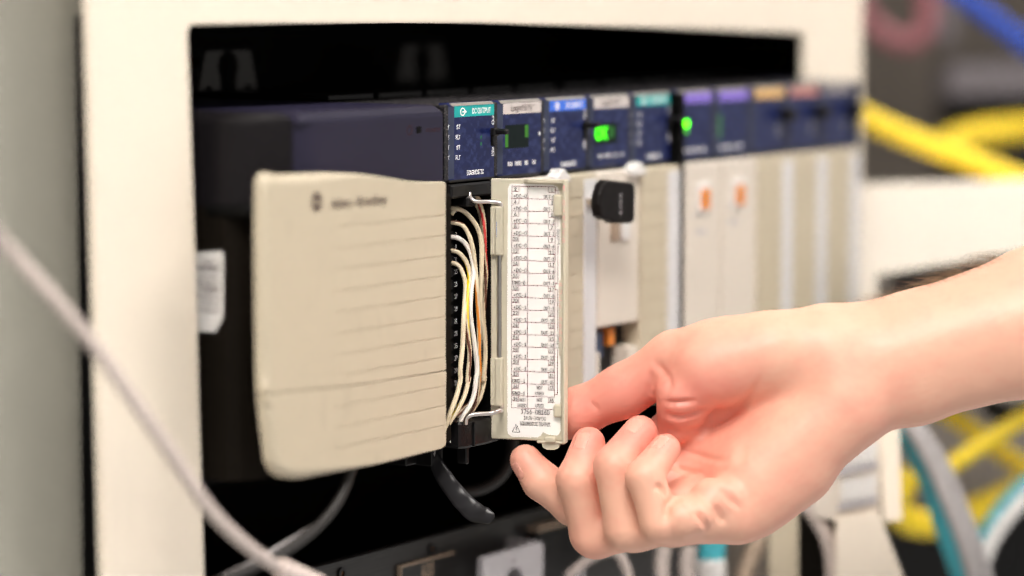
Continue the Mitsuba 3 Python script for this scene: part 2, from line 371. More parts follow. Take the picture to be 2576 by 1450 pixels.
# ------------------------------------------------------------------ plug-in modules
GR = 'plug-in modules in a row on the rack'
def head(x0, band, parent, w=33.2):
    """upper indicator window of a module with its bevelled clear edges and coloured band"""
    zt, zb_, pl = 140, 108.6, []
    put('housing', [bx(x0 + .4, x0 + w + 1.7, 1.6, 145, 107.2, 139.4, .5)], 'dusty_black', parent)
    put('lower_body', [bx(x0 + .4, x0 + w + 1.2, 31 if x0 == 0 else 4, 145, 0.5, 107.1, .5)], 'black_plastic', parent)
    put('rear_ridge', [bx(x0 + 1.2, x0 + w - .8, 62, 140, 139.5, 142.2, .5)], 'black_plastic', parent)
    plan = [(x0 + .6, 5), (x0 + .8, 3.2), (x0 + 4.3, 0), (x0 + w - .3, 0), (x0 + w, .4), (x0 + w, 5)]
    P = []
    for z, i in ((zb_, 0), (zt - 1.2, 0)): P += [(x, y + i, z) for x, y in plan]
    P += [(x, max(y, 1.4), zt) for x, y in plan]
    put('window', tm(m3.Manifold.hull_points(np.array(P))), 'window_blue', parent)
    put('clear_edge', tm(m3.Manifold.hull_points(np.array([(x0 + .78, 3.12, z) for z in (zb_ + .6, zt - 1.4)] + [(x0 + 4.25, -.05, z) for z in (zb_ + .6, zt - 1.4)] + [(x0 + .9, 3.4, z) for z in (zb_ + .6, zt - 1.4)] + [(x0 + 4.25, .2, z) for z in (zb_ + .6, zt - 1.4)]))), 'clear_edge', parent)
    put('top_bevel', tm(m3.Manifold.hull_points(np.array([(x, y, z) for x in (x0 + 3.2, x0 + w - .4) for y, z in ((-.02, zt - 1.2), (1.4, zt + .03), (1.6, zt - .3), (.3, zt - 1.3))]))), 'clear_top_highlight', parent)
    put('colour_band', bx(x0 + 4.4, x0 + w - .3, -.06, .2, 134.2, 138.7), band, parent)
    put('base_strip', bx(x0 + .6, x0 + w, -.4, 5, 107.6, 108.7, .3), 'black_plastic', parent)


def icon(x, z, out=True):
    g = Point(0, 0).buffer(1.75).difference(Point(0, 0).buffer(1.2))
    g = g.difference(sbox(.3, -.45, 3, .45) if out else sbox(-3, -.45, -.3, .45))
    arr = unary_union([sbox(-.4, -.28, 1.7, .28), Polygon([(1.5, -.85), (2.9, 0), (1.5, .85)])])
    if not out: arr = affinity.translate(arr, -1.6, 0)
    return ext(unary_union([g, arr]), .06, (x, -.05, z))


def padlock(x, z, opened):
    sh = Point(0, .9).buffer(1.0).difference(Point(0, .9).buffer(.62)).intersection(sbox(-2, .9, 2, 3))
    legs = [sbox(.62, -.3, 1.0, .95)] + ([] if opened else [sbox(-1.0, -.3, -.62, .95)])
    body = rpoly([(-1.15, -2.3), (1.15, -2.3), (1.15, -.1), (-1.15, -.1)], .7); body = body.difference(body.buffer(-.36))
    return ext(affinity.scale(unary_union([sh, body] + legs), .72, .92), .06, (x, -.03, z))


def io_marks(x0, parent, word, lower, out=True):
    mk = [icon(x0 + 10.3, 136.3, out), txt(word, 2.25, (x0 + 17, -.05, 135.3), width=13.4, bold=True)]
    for i, z in enumerate((129.4, 125.2, 121.0, 116.9)):
        s = ('ST', 'FLT')[i % 2]
        mk.append(txt(s, 1.75, (x0 + 8.6, -.03, z), width=2.7 if i % 2 == 0 else 3.2, align='r', bold=True))
        d = np.array([3.5, -3.2, 0]) / math.hypot(3.5, 3.2)
        mk.append(txt(s, 1.75, np.array([x0 + 1.3, 2.66, z]), width=2.1, ax=d, bold=False, depth=.06))  # repeat of the print as refracted in the clear bevel, drawn as letters
    mk.append(txt(lower, 1.95, (x0 + 13.3, -.03, 110.2), width=12, bold=True))
    put('lettering', mk, 'white_print', parent)
    put('lock_icons', [padlock(x0 + 32, 132.4, True), padlock(x0 + 32, 119.3, False)], 'white_print', parent)
    sl = put('lever_slot', bx(x0 + 30.5, x0 + 33.6, -.08, .3, 118.8 + 2.6, 128), 'black_paint', parent)
    put('locking_lever', [bx(x0 + 30.2, x0 + 34.0, -2.2, 1, 125.5, 128.9, .5), bx(x0 + 31.0, x0 + 34.2, -7.2, -1.8, 126.3, 128.6, .7), bx(x0 + 31.0, x0 + 33.2, -1.0, .4, 122, 126, .3)], 'black_plastic', parent)


def ribbed_door(x0, parent, w=34.2, z0=0, z1=106.8, ribs=True, strip=True, mt='beige_plastic'):
    yf = -5
    m = plate(rpoly([(x0 + .3, z0), (x0 + w, z0), (x0 + w, z1), (x0 + .3, z1)], 1.2), yf, 4, 1.15, 2.5)
    if ribs:
        M = man(m)
        for z in np.arange(z1 - 10, z0 + 5, -8.2):
            M = M - bx(x0 - 1, x0 + w + 1, yf - 1, yf + .5, z - .22, z + .22)
        m = M
    d = put('door', m, mt, parent, smooth=32)
    if strip:
        put('label_strip', plate(rpoly([(x0 + w - 10.5, z0 + 1.5), (x0 + w - .8, z0 + 1.5), (x0 + w - .8, z1 - 2.5), (x0 + w - 10.5, z1 - 2.5)], .5), yf - .6, yf + .3, .5, 4), 'strip_plastic', d, smooth=32)
    return d


def latch(x0, parent, z=108.5):
    put('latch_tab', [plate(rpoly([(x0 - 2.5, z - 4.5), (x0 + 9, z - 4.5), (x0 + 9, z - 1.5), (x0 + 6.7, z - .5), (x0 + 5, z + 1.5), (x0 + 1.6, z + 1.5), (x0, z - .5), (x0 - 2.5, z - 1.5)], .6), -8.5, -3, 1.0, 1)], 'white_plastic', parent, smooth=35)

# 1: output module with its door swung open
m1 = thing('output_module', 'teal banded module with its beige door swung wide open, next to the power supply', 'module', GR)
head(0, 'band_teal', m1); io_marks(0, m1, 'DC OUTPUT', 'DIAGNOSTIC')
put('status_text', [txt('O', 1.5, (23.2, -.03, 124.6), width=.8), txt('K', 1.5, (23.2, -.03, 121.9), width=.8)], 'lcd_dark', m1, emitter=glow((.03, .30, .06)))
tb = put('terminal_block', [bx(1, 9.6, 7, 30, 0, 106.5, .3), bx(9.6, 33.5, 20, 30, 2, 106), bx(32.6, 34, -1, 30, 2, 104), bx(0.3, 1.6, 0, 30, 0, 107)], 'black_plastic', m1)
put('block_top', [bx(1, 33.2, -1.2, 12, 101.2, 107.0, .8), bx(11.5, 18, -1.6, 6, 97.2, 101.5, .6)], 'black_plastic', m1)
put('block_foot', [loftz(Polygon([(0.8, 12), (0.8, -4.5), (4, -6), (20, -6.6), (30, -5), (33, -1), (33.2, 12)]), [(-1.5, .8), (-.5, 0), (8.6, 0), (9.4, .6)]), bx(8.5, 10, -7.2, -5, -1, 9, .3), bx(8.6, 11, -3, 2, -9, 0, .5)], 'black_plastic', m1, smooth=30)
holes, nums, rims = [], [], []
for i in range(18):
    y = 496 + 31.05 * i
    c = aY(1133, y + 4, 7)
    put('screw_hole', [cyl((c[0] + .6, 7.4, c[2]), (0, -1, 0), 1.9, .55, 18).__sub__(cyl((c[0] + .6, 8, c[2]), (0, -1, 0), 1.55, 2, 18)), cyl((c[0] + .6, 9, c[2]), (0, -1, 0), 1.55, 1.8, 18)], 'black_plastic', tb)
    q = aY(1147, y - 2, 7)
    nums.append(txt(str(2 * i + 1), 2.0, (q[0] - .1, 6.98, q[2] - 1.6), width=.75 if i == 0 else (1.25 if i < 5 else 2.0), align='c', depth=.06))
put('terminal_numbers', nums, 'white_print', tb)

# hinge rods and the open door
HP = np.array([22.6, -8.5]); rh = np.array([R[0][0], R[0][1]]); rh /= np.linalg.norm(rh); fh = np.array([R[2][0], R[2][1]]); fh /= np.linalg.norm(fh)
D2 = .96 * rh - .28 * fh; D2 /= np.linalg.norm(D2); NN = np.array([-D2[1] * -1, D2[0] * -1])   # inner face normal, towards the viewer
NN = np.array([D2[1], -D2[0]]);
if NN @ fh > 0: NN = -NN
dA = np.array([D2[0], D2[1], 0]); dZ = np.array([0, 0, 1.0]); dN = np.array([NN[0], NN[1], 0])
def DP(a, n, z): return np.array([HP[0], HP[1], 0]) + dA * a + dN * n + dZ * z
def on_door(px, py, n=0):
    """where the ray through a pixel meets the door's inner face: (a, z)"""
    r = ray(px, py); o = CAM - DP(0, n, 0); t = -(o @ dN) / (r @ dN); p = CAM + r * t - DP(0, 0, 0)
    return p @ dA, p[2]
def dbox(a0, a1, n0, n1, z0, z1, c=.25):
    M = bx(a0, a1, n0, n1, z0, z1, c)
    return M.transform(np.column_stack([dA, dN, dZ, DP(0, 0, 0)]))
ap = lambda x, y: on_door(x, y)
zt_, zb_ = ap(1236, 449)[1], ap(1236, 1104)[1]; aw = ap(1427, 800)[0]; a0 = ap(1234, 780)[0]
dk = put('open_door', [dbox(a0, aw - 1.4, -1.8, 0, zb_, zt_, .5), dbox(aw - 1.5, aw, -1.9, 3.0, zb_ - .6, zt_ + .2, .5)], 'door_plastic', m1, label='beige door swung open with a printed wiring label on its inner face')
tp = ap(1330, 452); t2 = ap(1409, 452)
put('door_lip', [tm(m3.Manifold.hull_points(np.array([DP(ap(1317, 455)[0], 0, zt_ - .1), DP(ap(1317, 455)[0], 0, zt_ - 1.2), DP(aw - 1.2, 0, zt_ + .1), DP(aw - 1.2, 0, zt_ - 1.6), DP(ap(1335, 455)[0], 4, zt_ - .1), DP(ap(1335, 455)[0], 4, zt_ - 1.1), DP(aw - 1.2, 4, zt_ + .1), DP(aw - 1.2, 4, zt_ - 1.2)])))], 'door_plastic', dk)
for ys, yt in ((518, 642), (898, 1021)):
    (al, z1), (ar, z0) = ap(1237.5, ys), ap(1268, yt)
    am = al + (ar - al) * .42
    put('hinge_sleeve', [dbox(al, ar, 0, 2.2, z0, z1, .3), dbox(am + .1, ar, 1.8, 3.4, z0, z1, .5), dbox(al, am - .4, 1.8, 2.9, z0 + .1, z1 - .1, .5)], 'door_plastic', dk)
ar = ap(1259, 640)[0]
put('hinge_rod', [tube([DP(ar, 1.6, ap(1259, 646)[1] + 2), DP(ar, 1.6, ap(1259, 896)[1] - 2)], .85, 12, 4)[0]], 'rod_steel', dk)
E_ = [aD(1181, 485, 1206.5), aD(1181.5, 494, 1206), aD(1186, 502, 1206), aD(1197, 507, 1206), aD(1222, 508, 1207), aD(1243, 508.5, 1207.5), DP(ar + .2, 1.5, ap(1259, 511.5)[1]), DP(ar + .6, 1.4, ap(1259, 524)[1])]
put('hinge_wire', [tube(E_, .95, 14, 60)[0]], 'steel', dk, smooth=True)
E_ = [DP(ar + .7, 1.4, ap(1259, 1018)[1]), DP(ar + .7, 1.5, ap(1259, 1028)[1]), aD(1253.5, 1034, 1206), aD(1243, 1038, 1206), aD(1215, 1041.5, 1205), aD(1186, 1044.5, 1204), aD(1175, 1051, 1204), aD(1172, 1059, 1204), aD(1171.5, 1070, 1204)]
put('hinge_wire', [tube(E_, .95, 14, 60)[0]], 'steel', dk, smooth=True)
# label sheet
lpx = [(1284, 462), (1392, 465), (1404, 472), (1409, 488), (1411, 700), (1410, 1085), (1404, 1096), (1380, 1094), (1366, 1087), (1361, 1096), (1352, 1101), (1288, 1099), (1277, 1090), (1276, 800), (1278, 474)]
lp = Polygon([ap(*p) for p in lpx]).buffer(-.8).buffer(1.2).buffer(-.4)
sheet = put('wiring_label', ext(lp, .15, DP(0, .03, 0), dA, dZ), 'label_white', dk, label='white wiring label with a printed terminal grid inside the open door')
gx0, gxm, gx1 = ap(1288, 700)[0], ap(1328, 700)[0], ap(1396.5, 700)[0]
zT, zB = ap(1289, 468.5)[1], ap(1289, 1026)[1]; rw = (zT - zB) / 18
TN = .19
def dt(s, h, a, z, width=None, align='l', bold=True): return cat_([txt(s, h, DP(a + q, TN, z), width, align, dA, dZ, .04, bold) for q in (-.035, .035)])
def dl(a, z, b, z2, w=.27): return ext(LineString([(a, z), (b, z2)]).buffer(w / 2, cap_style=3), .04, DP(0, TN, 0), dA, dZ)
G, TXT = [], []
bx0, bx1 = gx0 + 3.0, gx1 - 2.75
G += [dl(gx0, zT, gx0, zB), dl(gxm, zT, gxm, zB), dl(gx1, zT, gx1, zB + rw)]
for i in range(19):
    z = zT - rw * i; G.append(dl(gx0, z, gx1, z))
    if i == 18: break
    G += [dl(bx0, z, bx0, z - rw * .44, .24), dl(gx0, z - rw * .44, bx0, z - rw * .44, .24), dl(bx1, z, bx1, z - rw * .46, .2), dl(bx1, z - rw * .46, gx1, z - rw * .46, .2)]
    TXT += [dt(str(2 * i + 2), 1.5, (gx0 + bx0) / 2, z - rw * .40, 1.05 if i < 4 else 1.95, 'c'), dt(str(2 * i + 1), 1.5, (gx1 + bx1) / 2, z - rw * .42, (.45 if i == 0 else 1.0) if i < 5 else 1.85, 'c')]
    left_ = 'GND-0' if i == 7 else 'GND-1' if i in (15, 16) else '+DC-0' if i < 7 else '+DC-1'
    if i < 17: TXT.append(dt(left_, 1.45, gx0 + (.7 if left_[0] == '+' else .15), z - rw * .93, 5.6))
    else: TXT += [dt('NOT', 1.4, gx0 + 3.4, z - rw * .48, 2.7), dt('USED', 1.4, gx0 + 2.6, z - rw * .92, 3.7)]
    if i < 16: TXT.append(dt(f'OUT-{i}', 1.45, gx1 - .35, z - rw * .94, 4.5 if i < 10 else 5.5, 'r'))
    else: TXT += [dt('NOT', 1.4, gxm + 5.2, z - rw * .42, 2.5, 'c'), dt('USED', 1.4, gxm + 5.1, z - rw * .88, 3.5, 'c')]
put('grid_lines', G, 'maroon_print', sheet)
ac = ap(1347, 1040)[0]
TXT += [dt('1756-OB16D', 1.95, ac, ap(1347, 1043)[1], 12.2, 'c'), dt('19.2V-30V DC', 1.55, ac - .2, ap(1347, 1057.5)[1], 9.4, 'c'), dt('DIAGNOSTIC OUTPUT', 1.6, ac, ap(1347, 1072)[1], 13.2, 'c')]
gl = ap(1404, 600)[0]
gtx = lambda s, z, w: txt(s, 1.25, DP(gl - .5, TN, z), w, 'l', -dZ, dA, .04, True)
TXT += [gtx('GROUP 0', ap(1404, 577)[1], 6.4), gtx('GROUP 1', ap(1404, 841)[1], 6.0)]
put('label_print', TXT, 'dark_print', sheet)
G = [dl(gx1, zT - rw * .3, gl, zT - rw * .3), dl(gl, zT - rw * .3, gl, ap(1404, 570)[1]), dl(gl, ap(1404, 620)[1], gl, ap(1404, 716)[1]), dl(gx1, ap(1404, 713)[1], gl, ap(1404, 713)[1]),
     dl(gx1, ap(1404, 729)[1], gl, ap(1404, 729)[1]), dl(gl, ap(1404, 729)[1], gl, ap(1404, 835)[1]), dl(gl, ap(1404, 880)[1], gl, ap(1404, 993)[1]), dl(gx1, ap(1404, 993)[1], gl, ap(1404, 993)[1])]
put('group_brackets', G, 'maroon_print', sheet)
wa, wz = ap(1299, 1087); tri = Polygon([(-1.5, 0), (1.5, 0), (0, 3)]).buffer(.25)
put('warning_sign', [ext(tri.difference(tri.buffer(-.25)), .04, DP(wa, TN, wz), dA, dZ), ext(unary_union([sbox(-.22, .8, .22, 2.1), Point(0, .35).buffer(.22)]), .04, DP(wa, TN, wz), dA, dZ)], 'dark_print', sheet)
for (ya, yb) in ((489, 545), (1016, 1050)):
    (al, z1), (arr, z0) = ap(1395, ya), ap(1417, yb)
    put('label_clip', [dbox(al, arr, .6, 2.4, z0, z1, .7), dbox(arr - 1.2, aw - .4, -.1, 1.6, z0 + .3, z1 - .3, .3)], 'door_plastic', dk)
put('side_rail', [dbox(ap(1409, 700)[0], ap(1419, 700)[0], 0, 1.8, ap(1410, 895)[1], ap(1410, 703)[1], .4), dbox(ap(1414, 700)[0], aw - .5, 0, 1.0, zb_ + 3, ap(1410, 625)[1], .3)], 'door_plastic', dk)
put('rail_lettering', [txt(c, 1.7, DP(ap(1413.5, 720)[0], 1.84, z), 1.1, 'c', dA, dZ, .04) for c, z in zip('PULL HERE', np.linspace(ap(1412, 722)[1], ap(1412, 858)[1], 9)) if c != ' '] +
    [txt(c, 2.0, DP(aw - .75, 3.02, z), .95, 'c', dA, dZ, .04) for c, z in zip('! DANGER', np.linspace(ap(1427, 478)[1], ap(1427, 610)[1], 8)) if c != ' '], 'red_print', dk)
put('bottom_latch', [dbox(ap(1375, 1100)[0], ap(1402, 1100)[0], .2, 3.4, ap(1388, 1111)[1], ap(1388, 1098)[1], .4), dbox(ap(1353, 1100)[0], aw - 1, 0, 2.2, ap(1388, 1115)[1], ap(1388, 1109)[1], .3),
     ext(rpoly([(p[0], p[1]) for p in (ap(1364, 1113), ap(1411, 1116), ap(1408, 1126), ap(1398, 1131), ap(1380, 1131), ap(1369, 1126))], .6), 1.4, DP(0, .2, 0), dA, dZ)], 'door_plastic', dk)
emb = [txt('Noryl' if False else 'VALOX', 1.3, DP(ap(1250, 720)[0], .02, ap(1250, 700)[1]), 5.5, 'l', -dZ, dA, .2)]
put('pen_mark', [tube([DP(ap(1255.5, 560)[0], 3.43, z) for z in np.linspace(ap(1255, 555)[1], ap(1255, 595)[1], 6)] , .07, 6, 10)[0]], 'band_blue', dk)

# wires in the open terminal block
CW, CO, CY, CB, CR, CWH = (.64, .54, .375), (.74, .25, .03), (.74, .55, .02), (.12, .04, .02), (.62, .05, .05), (.72, .67, .61)
def Wz1(p): return (1106.9 + p[0] * .3171 * .6289, 427.65 + p[1] * .3172 * .6289)
def Wz2(p): return (1106.9 + p[0] * .3171 * .6289, 691.8 + p[1] * .3172 * .6289)
def Wz3(p): return (1094.3 + p[0] * .262 * .6289, 930.8 + p[1] * .262 * .6289)
def wire(p1, p2, p3, Ys, stripe, label, base=CW, rad=1.0, turns=1.1, ph=0.0):
    px = [Wz1(p) for p in p1] + [Wz2(p) for p in p2] + [Wz3(p) for p in p3]
    Y = np.interp(np.linspace(0, 1, len(px)), np.linspace(0, 1, len(Ys)), Ys)
    P = [aY(x, y, v) for (x, y), v in zip(px, Y)]
    P = [P[0] + np.array([-1.5, 9, 0])] + P + [P[-1] + np.array([-3, 3, -9])]
    m, an, ll = tube(P, rad, 18, 220)
    col = np.tile(np.array(base), (len(m.vertices), 1))
    for j, c in enumerate(stripe):
        d = np.abs((an + ph + 2 * math.pi * turns * ll + j * 2.1 + math.pi) % (2 * math.pi) - math.pi)
        col[d < .62] = c
    put('wire', m, 'wire_color', smooth=True, color=col, label=label, cat='wire', group='wires in the open terminal block')
wire([(215, 290), (268, 290)], [], [], [5, 4], [], 'short cream wire end at terminal 1, topmost in the open block')
wire([(216, 492), (300, 525), (400, 620), (470, 730), (515, 880), (525, 1100), (520, 1350)], [(515, 100), (508, 300), (520, 560), (560, 850), (566, 1100), (545, 1330)], [(755, 110), (715, 330), (640, 510), (560, 640)], [5, 0, -2, -2, -1, 0], [], 'cream wire arching from terminal 3, without a stripe')
wire([(216, 672), (290, 705), (350, 790), (400, 930), (430, 1100), (455, 1350)], [(465, 150), (475, 350), (490, 600), (492, 800), (490, 1000), (495, 1250)], [(672, 100), (655, 300), (600, 560), (540, 660)], [5, 0, -3, -3, -3, -1], [CB, CO], 'cream wire with brown and orange stripe arching from terminal 5', turns=1.0, ph=-.4)
wire([(216, 858), (290, 900), (360, 990), (405, 1120), (425, 1300)], [(405, 100), (385, 330), (385, 520), (420, 770), (450, 1000), (465, 1250)], [(630, 100), (600, 350), (520, 560), (440, 680), (390, 775)], [5, 0, -4, -5, -5, -3], [], 'plain white wire from terminal 9, in the middle of the bundle', base=CWH, rad=1.05)
wire([(216, 1035), (290, 1100), (350, 1210), (375, 1350)], [(370, 80), (350, 250), (335, 480), (345, 700), (365, 880), (370, 1080), (350, 1340)], [(520, 110), (470, 330), (390, 520), (300, 680), (240, 770)], [5, 0, -5, -6, -6, -4], [CB, CY], 'cream wire with brown and yellow stripe arching from terminal 11', turns=1.6, ph=-.2)
wire([(216, 1195), (270, 1260), (305, 1360)], [(320, 120), (310, 350), (298, 560), (290, 780), (275, 1000), (255, 1250)], [(390, 110), (350, 320), (290, 510), (230, 660), (200, 765)], [5, 0, -6, -7, -7, -5], [CB], 'cream wire with a dark brown stripe from terminal 13, leftmost of the bundle', turns=.35, ph=.6)
wire([(455, 335), (510, 450), (548, 620), (560, 850), (565, 1100), (578, 1300)], [(570, 120), (555, 330), (548, 560), (565, 760), (570, 900)], [(720, 250), (640, 420), (480, 560), (360, 640), (220, 790)], [6, 3, 2, 2, 3, 5], [CB, CR], 'cream wire with a bright red stripe hanging at the right edge of the bundle', turns=1.9, ph=.5)
wire([(400, 335), (440, 400), (500, 520), (535, 760), (530, 1000), (545, 1250)], [(545, 120), (500, 400), (485, 700), (490, 950), (485, 1250)], [(660, 110), (640, 300), (585, 480), (470, 600), (330, 790)], [8, 6, 5, 4, 4, 5], [CR], 'cream wire with a thin red stripe behind the hinge wire', turns=.8, ph=1.0)

# 2: controller behind the open door
m2 = thing('controller_module', 'grey banded controller module with dark unlit display, second module from the power supply', 'module', GR)
head(35, 'band_grey', m2)
put('band_lettering', [txt('Logix5575', 2.3, (45.3, -.05, 135.4), width=15.6, bold=True), txt('TM', .8, (61.6, -.05, 137), width=1.3)], 'dark_print', m2)
put('lettering', [txt(s, 1.75, (35 + x, -.03, 112.4), width=w, align='c', bold=True) for s, x, w in (('RUN', 9.6, 3.4), ('FORCE', 15.7, 4.8), ('SD', 21.8, 2.5), ('OK', 27.5, 2.4))] + [bx(66.2, 67.2, -.06, .1, 124.4, 126)], 'white_print', m2)
put('display', bx(41, 58.5, -.06, .1, 119.8, 129.6), 'lcd_dark', m2)
put('display_glow', [bx(41, 43.2, -.10, -.03, 120.4, 127), bx(55.7, 58.2, -.10, -.03, 124.0, 129.2)], 'lcd_dark', m2, emitter=glow((.05, .20, .02)))
ribbed_door(35, m2, mt='pale_plastic'); latch(69.5, m2)

# 3: input module
m3_ = thing('input_module', 'bright blue banded module with a ribbed beige door', 'module', GR)
head(70, 'band_blue', m3_); io_marks(70, m3_, 'DC INPUT', 'DIAGNOSTIC', False); ribbed_door(70, m3_)

# 4: controller with key
m4 = thing('controller_module', 'grey banded controller module with a lit green display and a black key in its front', 'module', GR)
head(105, 'band_grey', m4)
put('band_lettering', [txt('Logix5575', 2.3, (115.3, -.05, 135.4), width=15.6, bold=True)], 'dark_print', m4)
put('lettering', [txt(s, 1.75, (105 + x, -.03, 112.4), width=w, align='c', bold=True) for s, x, w in (('RUN', 9.6, 3.4), ('FORCE', 15.7, 4.8), ('SD', 21.8, 2.5), ('OK', 27.5, 2.4))], 'white_print', m4)
put('display', bx(110, 128.5, -.06, .1, 118.5, 127.5), 'lcd_dark', m4)
put('display_text', [txt('OK', 5.4, (110.6, -.08, 120.6), width=9.6, bold=True)], 'lcd_dark', m4, emitter=glow((.22, 3.4, .03)))
put('display_glow', [bx(121, 126, -.10, -.03, 121.0, 126)], 'lcd_dark', m4, emitter=glow((.02, .12, .015)))
d4 = ribbed_door(105, m4, ribs=False, strip=False, mt='pale_plastic', z0=aY(1530, 822, -5)[2]); latch(131, m4)
put('lower_housing', [bx(105.4, 108, -4.6, 4, 0, 27.6, .3), bx(131, 139.2, -4.6, 4, 0, 27.6, .3), bx(105.4, 139.2, 6, 12, 0, 27.6), bx(105.4, 139.2, -4.6, 4, -.5, 3, .3)], 'pale_plastic', m4)
def pbox(xa, xb, ya, yb, Y, d): p, q = aY(xa, ya, Y), aY(xb, yb, Y); return bx(p[0], q[0], Y, Y + d, min(p[2], q[2]), max(p[2], q[2]), .4)
put('port_plug', pbox(1499, 1517, 836, 900, -1, 6), 'plug_blue', m4, label='dark blue plug in the lower opening')
put('port_plug', pbox(1531, 1547, 828, 868, -1, 6), 'orange_port', m4, label='orange plug in the lower opening')
put('port_recess', bx(108, 131, 5, 5.9, 3, 27.4), 'black_paint', m4)
put('battery_lead', tube([(112, -3, 2), (114, -6, 8), (120, -6.5, 13), (124, -4, 15)], 1.3, 10, 24)[0], 'white_plastic', m4, smooth=True)
kp = lambda D: [aD(x, y, D) for x, y in ((1500, 490), (1496, 515), (1501, 543), (1512, 553), (1528, 555), (1534, 562), (1584, 563), (1599, 556), (1600, 470), (1593, 458), (1520, 453), (1508, 463))]
kc = aY(1548, 508, -20)
kx = [(p[0], p[2]) for p in (aY(x, y, -22) for x, y in ((1507, 490), (1503, 515), (1508, 543), (1519, 553), (1535, 555), (1541, 562), (1585, 563), (1596, 556), (1597, 470), (1591, 460), (1527, 453), (1515, 463)))]
kk = put('key_head', plate(rpoly(kx, 1.2), -22.6, -18.5, 1.3, 1), 'key_black', m4, smooth=35, label='black plastic key head with a small pale mark')
kq = aY(1564, 540, -22.6)
put('key_mark', [txt('1756', 1.8, (kq[0], -22.62, kq[2]), 9, 'l', np.array([0, 0, 1.0]), np.array([-1.0, 0, 0]), .05)], 'plate_grey', kk)
q1, q2 = aY(1536, 566, -5), aY(1556, 606, -5); q3 = aY(1578, 602, -5)
put('key_blade', bx(kc[0] - 1, kc[0] + 4, -19, -4, kc[2] - 2, kc[2] + 1, .3), 'steel', m4)
put('key_cylinder', bx(q1[0], q2[0], -6, -4, q2[2], q1[2] + 4, .4), 'tan_edge', m4)
put('usb_flap', bx(q2[0] + .3, q3[0], -7, -4, q3[2], q1[2] + 4, .6), 'white_plastic', m4)

# 5: second output module
m5 = thing('output_module', 'teal banded module with its ribbed beige door shut, left of the dark gap', 'module', GR)
head(140, 'band_teal', m5); io_marks(140, m5, 'DC OUTPUT', 'DIAGNOSTIC'); ribbed_door(140, m5)
# 6, 7: communication modules
for k, (lb, x0, on) in enumerate((('purple banded module with a bright green light and orange port, right of dark gap', 178.6, 1), ('purple banded module with orange port but no bright light, left of the orange module', 212.6, 0))):
    t = thing('communication_module', lb, 'module', GR)
    head(x0, 'band_purple', t, 32.0)
    put('door', plate(rpoly([(x0 + .3, 0), (x0 + 32.6, 0), (x0 + 32.6, 106.8), (x0 + .3, 106.8)], 1.2), -5, 4, 1.1, 3), 'pale_plastic', t, smooth=32)
    if on: put('gap_dark_plate', bx(x0 - 3.2, x0 + .2, -4.6, 140, -1, 139.3, .2), 'black_paint', t)  # black plate added so the gap between modules reads dark
    p = aY((1768, 1856)[k], (501, 491)[k], -5)
    d = put('port', bx(p[0] - 5.2, p[0] + 5.2, -6.4, -4, p[2] - 6.5, p[2] + 7.5, .5), 'white_plastic', t)
    put('port_mouth', bx(p[0] - 4, p[0] + 4, -6.8, -6, p[2] - 4.8, p[2] + 4.8, .3), 'orange_port', d)
    q = aY((1764, 1846)[k], (585, 560)[k], -5)
    put('front_print', [txt('10/100', 2.6, (q[0], -5.02, q[2]), 9, 'c'), txt('PORT', 2.2, (q[0], -5.02, q[2] + 6), 12, 'c')] if False else [bx(q[0] - 5, q[0] + 5, -5.06, -4.9, q[2] - .4, q[2] + 1.2), bx(q[0] - 8, q[0] + 2, -5.06, -4.9, q[2] + 8, q[2] + 8.8)], 'plate_grey', t)
    if on:
        g = aY(1726, 312, 0)
        put('status_light', cyl((g[0] + .3, -.3, g[2] - 3.6), (0, 1, 0), .7, .25, 12), 'lcd_dark', t, emitter=glow((.35, 2.2, .05)), label='faint green glow patch below the bright light')  # dim emissive disc stands for the glow under the bright light
        put('status_light', [cyl((g[0], -.4, g[2]), (0, 1, 0), 1.5, .35, 16)], 'lcd_dark', t, emitter=glow((.9, 11, .05)), label='small bright green status light')
    else:
        put('status_light', [bx(x0 + 4.6, x0 + 6.4, -.15, -.05, 117, 128)], 'lcd_dark', t, emitter=glow((.05, .22, .03)))
    put('light_legends', [bx(x0 + 6 + 5.6 * i, x0 + 9 + 5.6 * i, -.1, .1, 111.6, 113.2) for i in range(4)], 'white_print', t)
# 8-10
for k, (bd, lb) in enumerate((('band_orange', 'orange banded module with a ribbed beige door, third from the rack\'s right end'), ('band_red', 'dull red banded module, second from the rack\'s right end'), ('band_dull', 'module with a dull grey band at the rack\'s right end'))):
    x0 = 246.5 + 34.6 * k
    t = thing('input_module', lb, 'module', GR)
    head(x0, bd, t, 32.8); ribbed_door(x0, t, 33.8)
    put('lever', [bx(x0 + 28, x0 + 33, -7.5, 1, 123, 129, .8)], 'black_plastic', t)
    put('lettering', [txt('ST', 1.75, (x0 + 26, -.03, z), width=2.2, bold=True) for z in (116, 119)], 'white_print', t)
put('end_cap', [bx(350.6, 352, -3, 60, 0, 140, .4)], 'clear_edge', ck)

# ------------------------------------------------------------------ the hand and forearm: one skin, meshed from a distance field
D0 = 1205.0
def H(px, py, dz=0.0):
    d = D0 + dz; return np.array([(px - 1288) / F * d, -(py - 725) / F * d, dz])
def to_world(P): return CAM + R[0] * P[:, :1] + R[1] * P[:, 1:2] + R[2] * (D0 + P[:, 2:3])


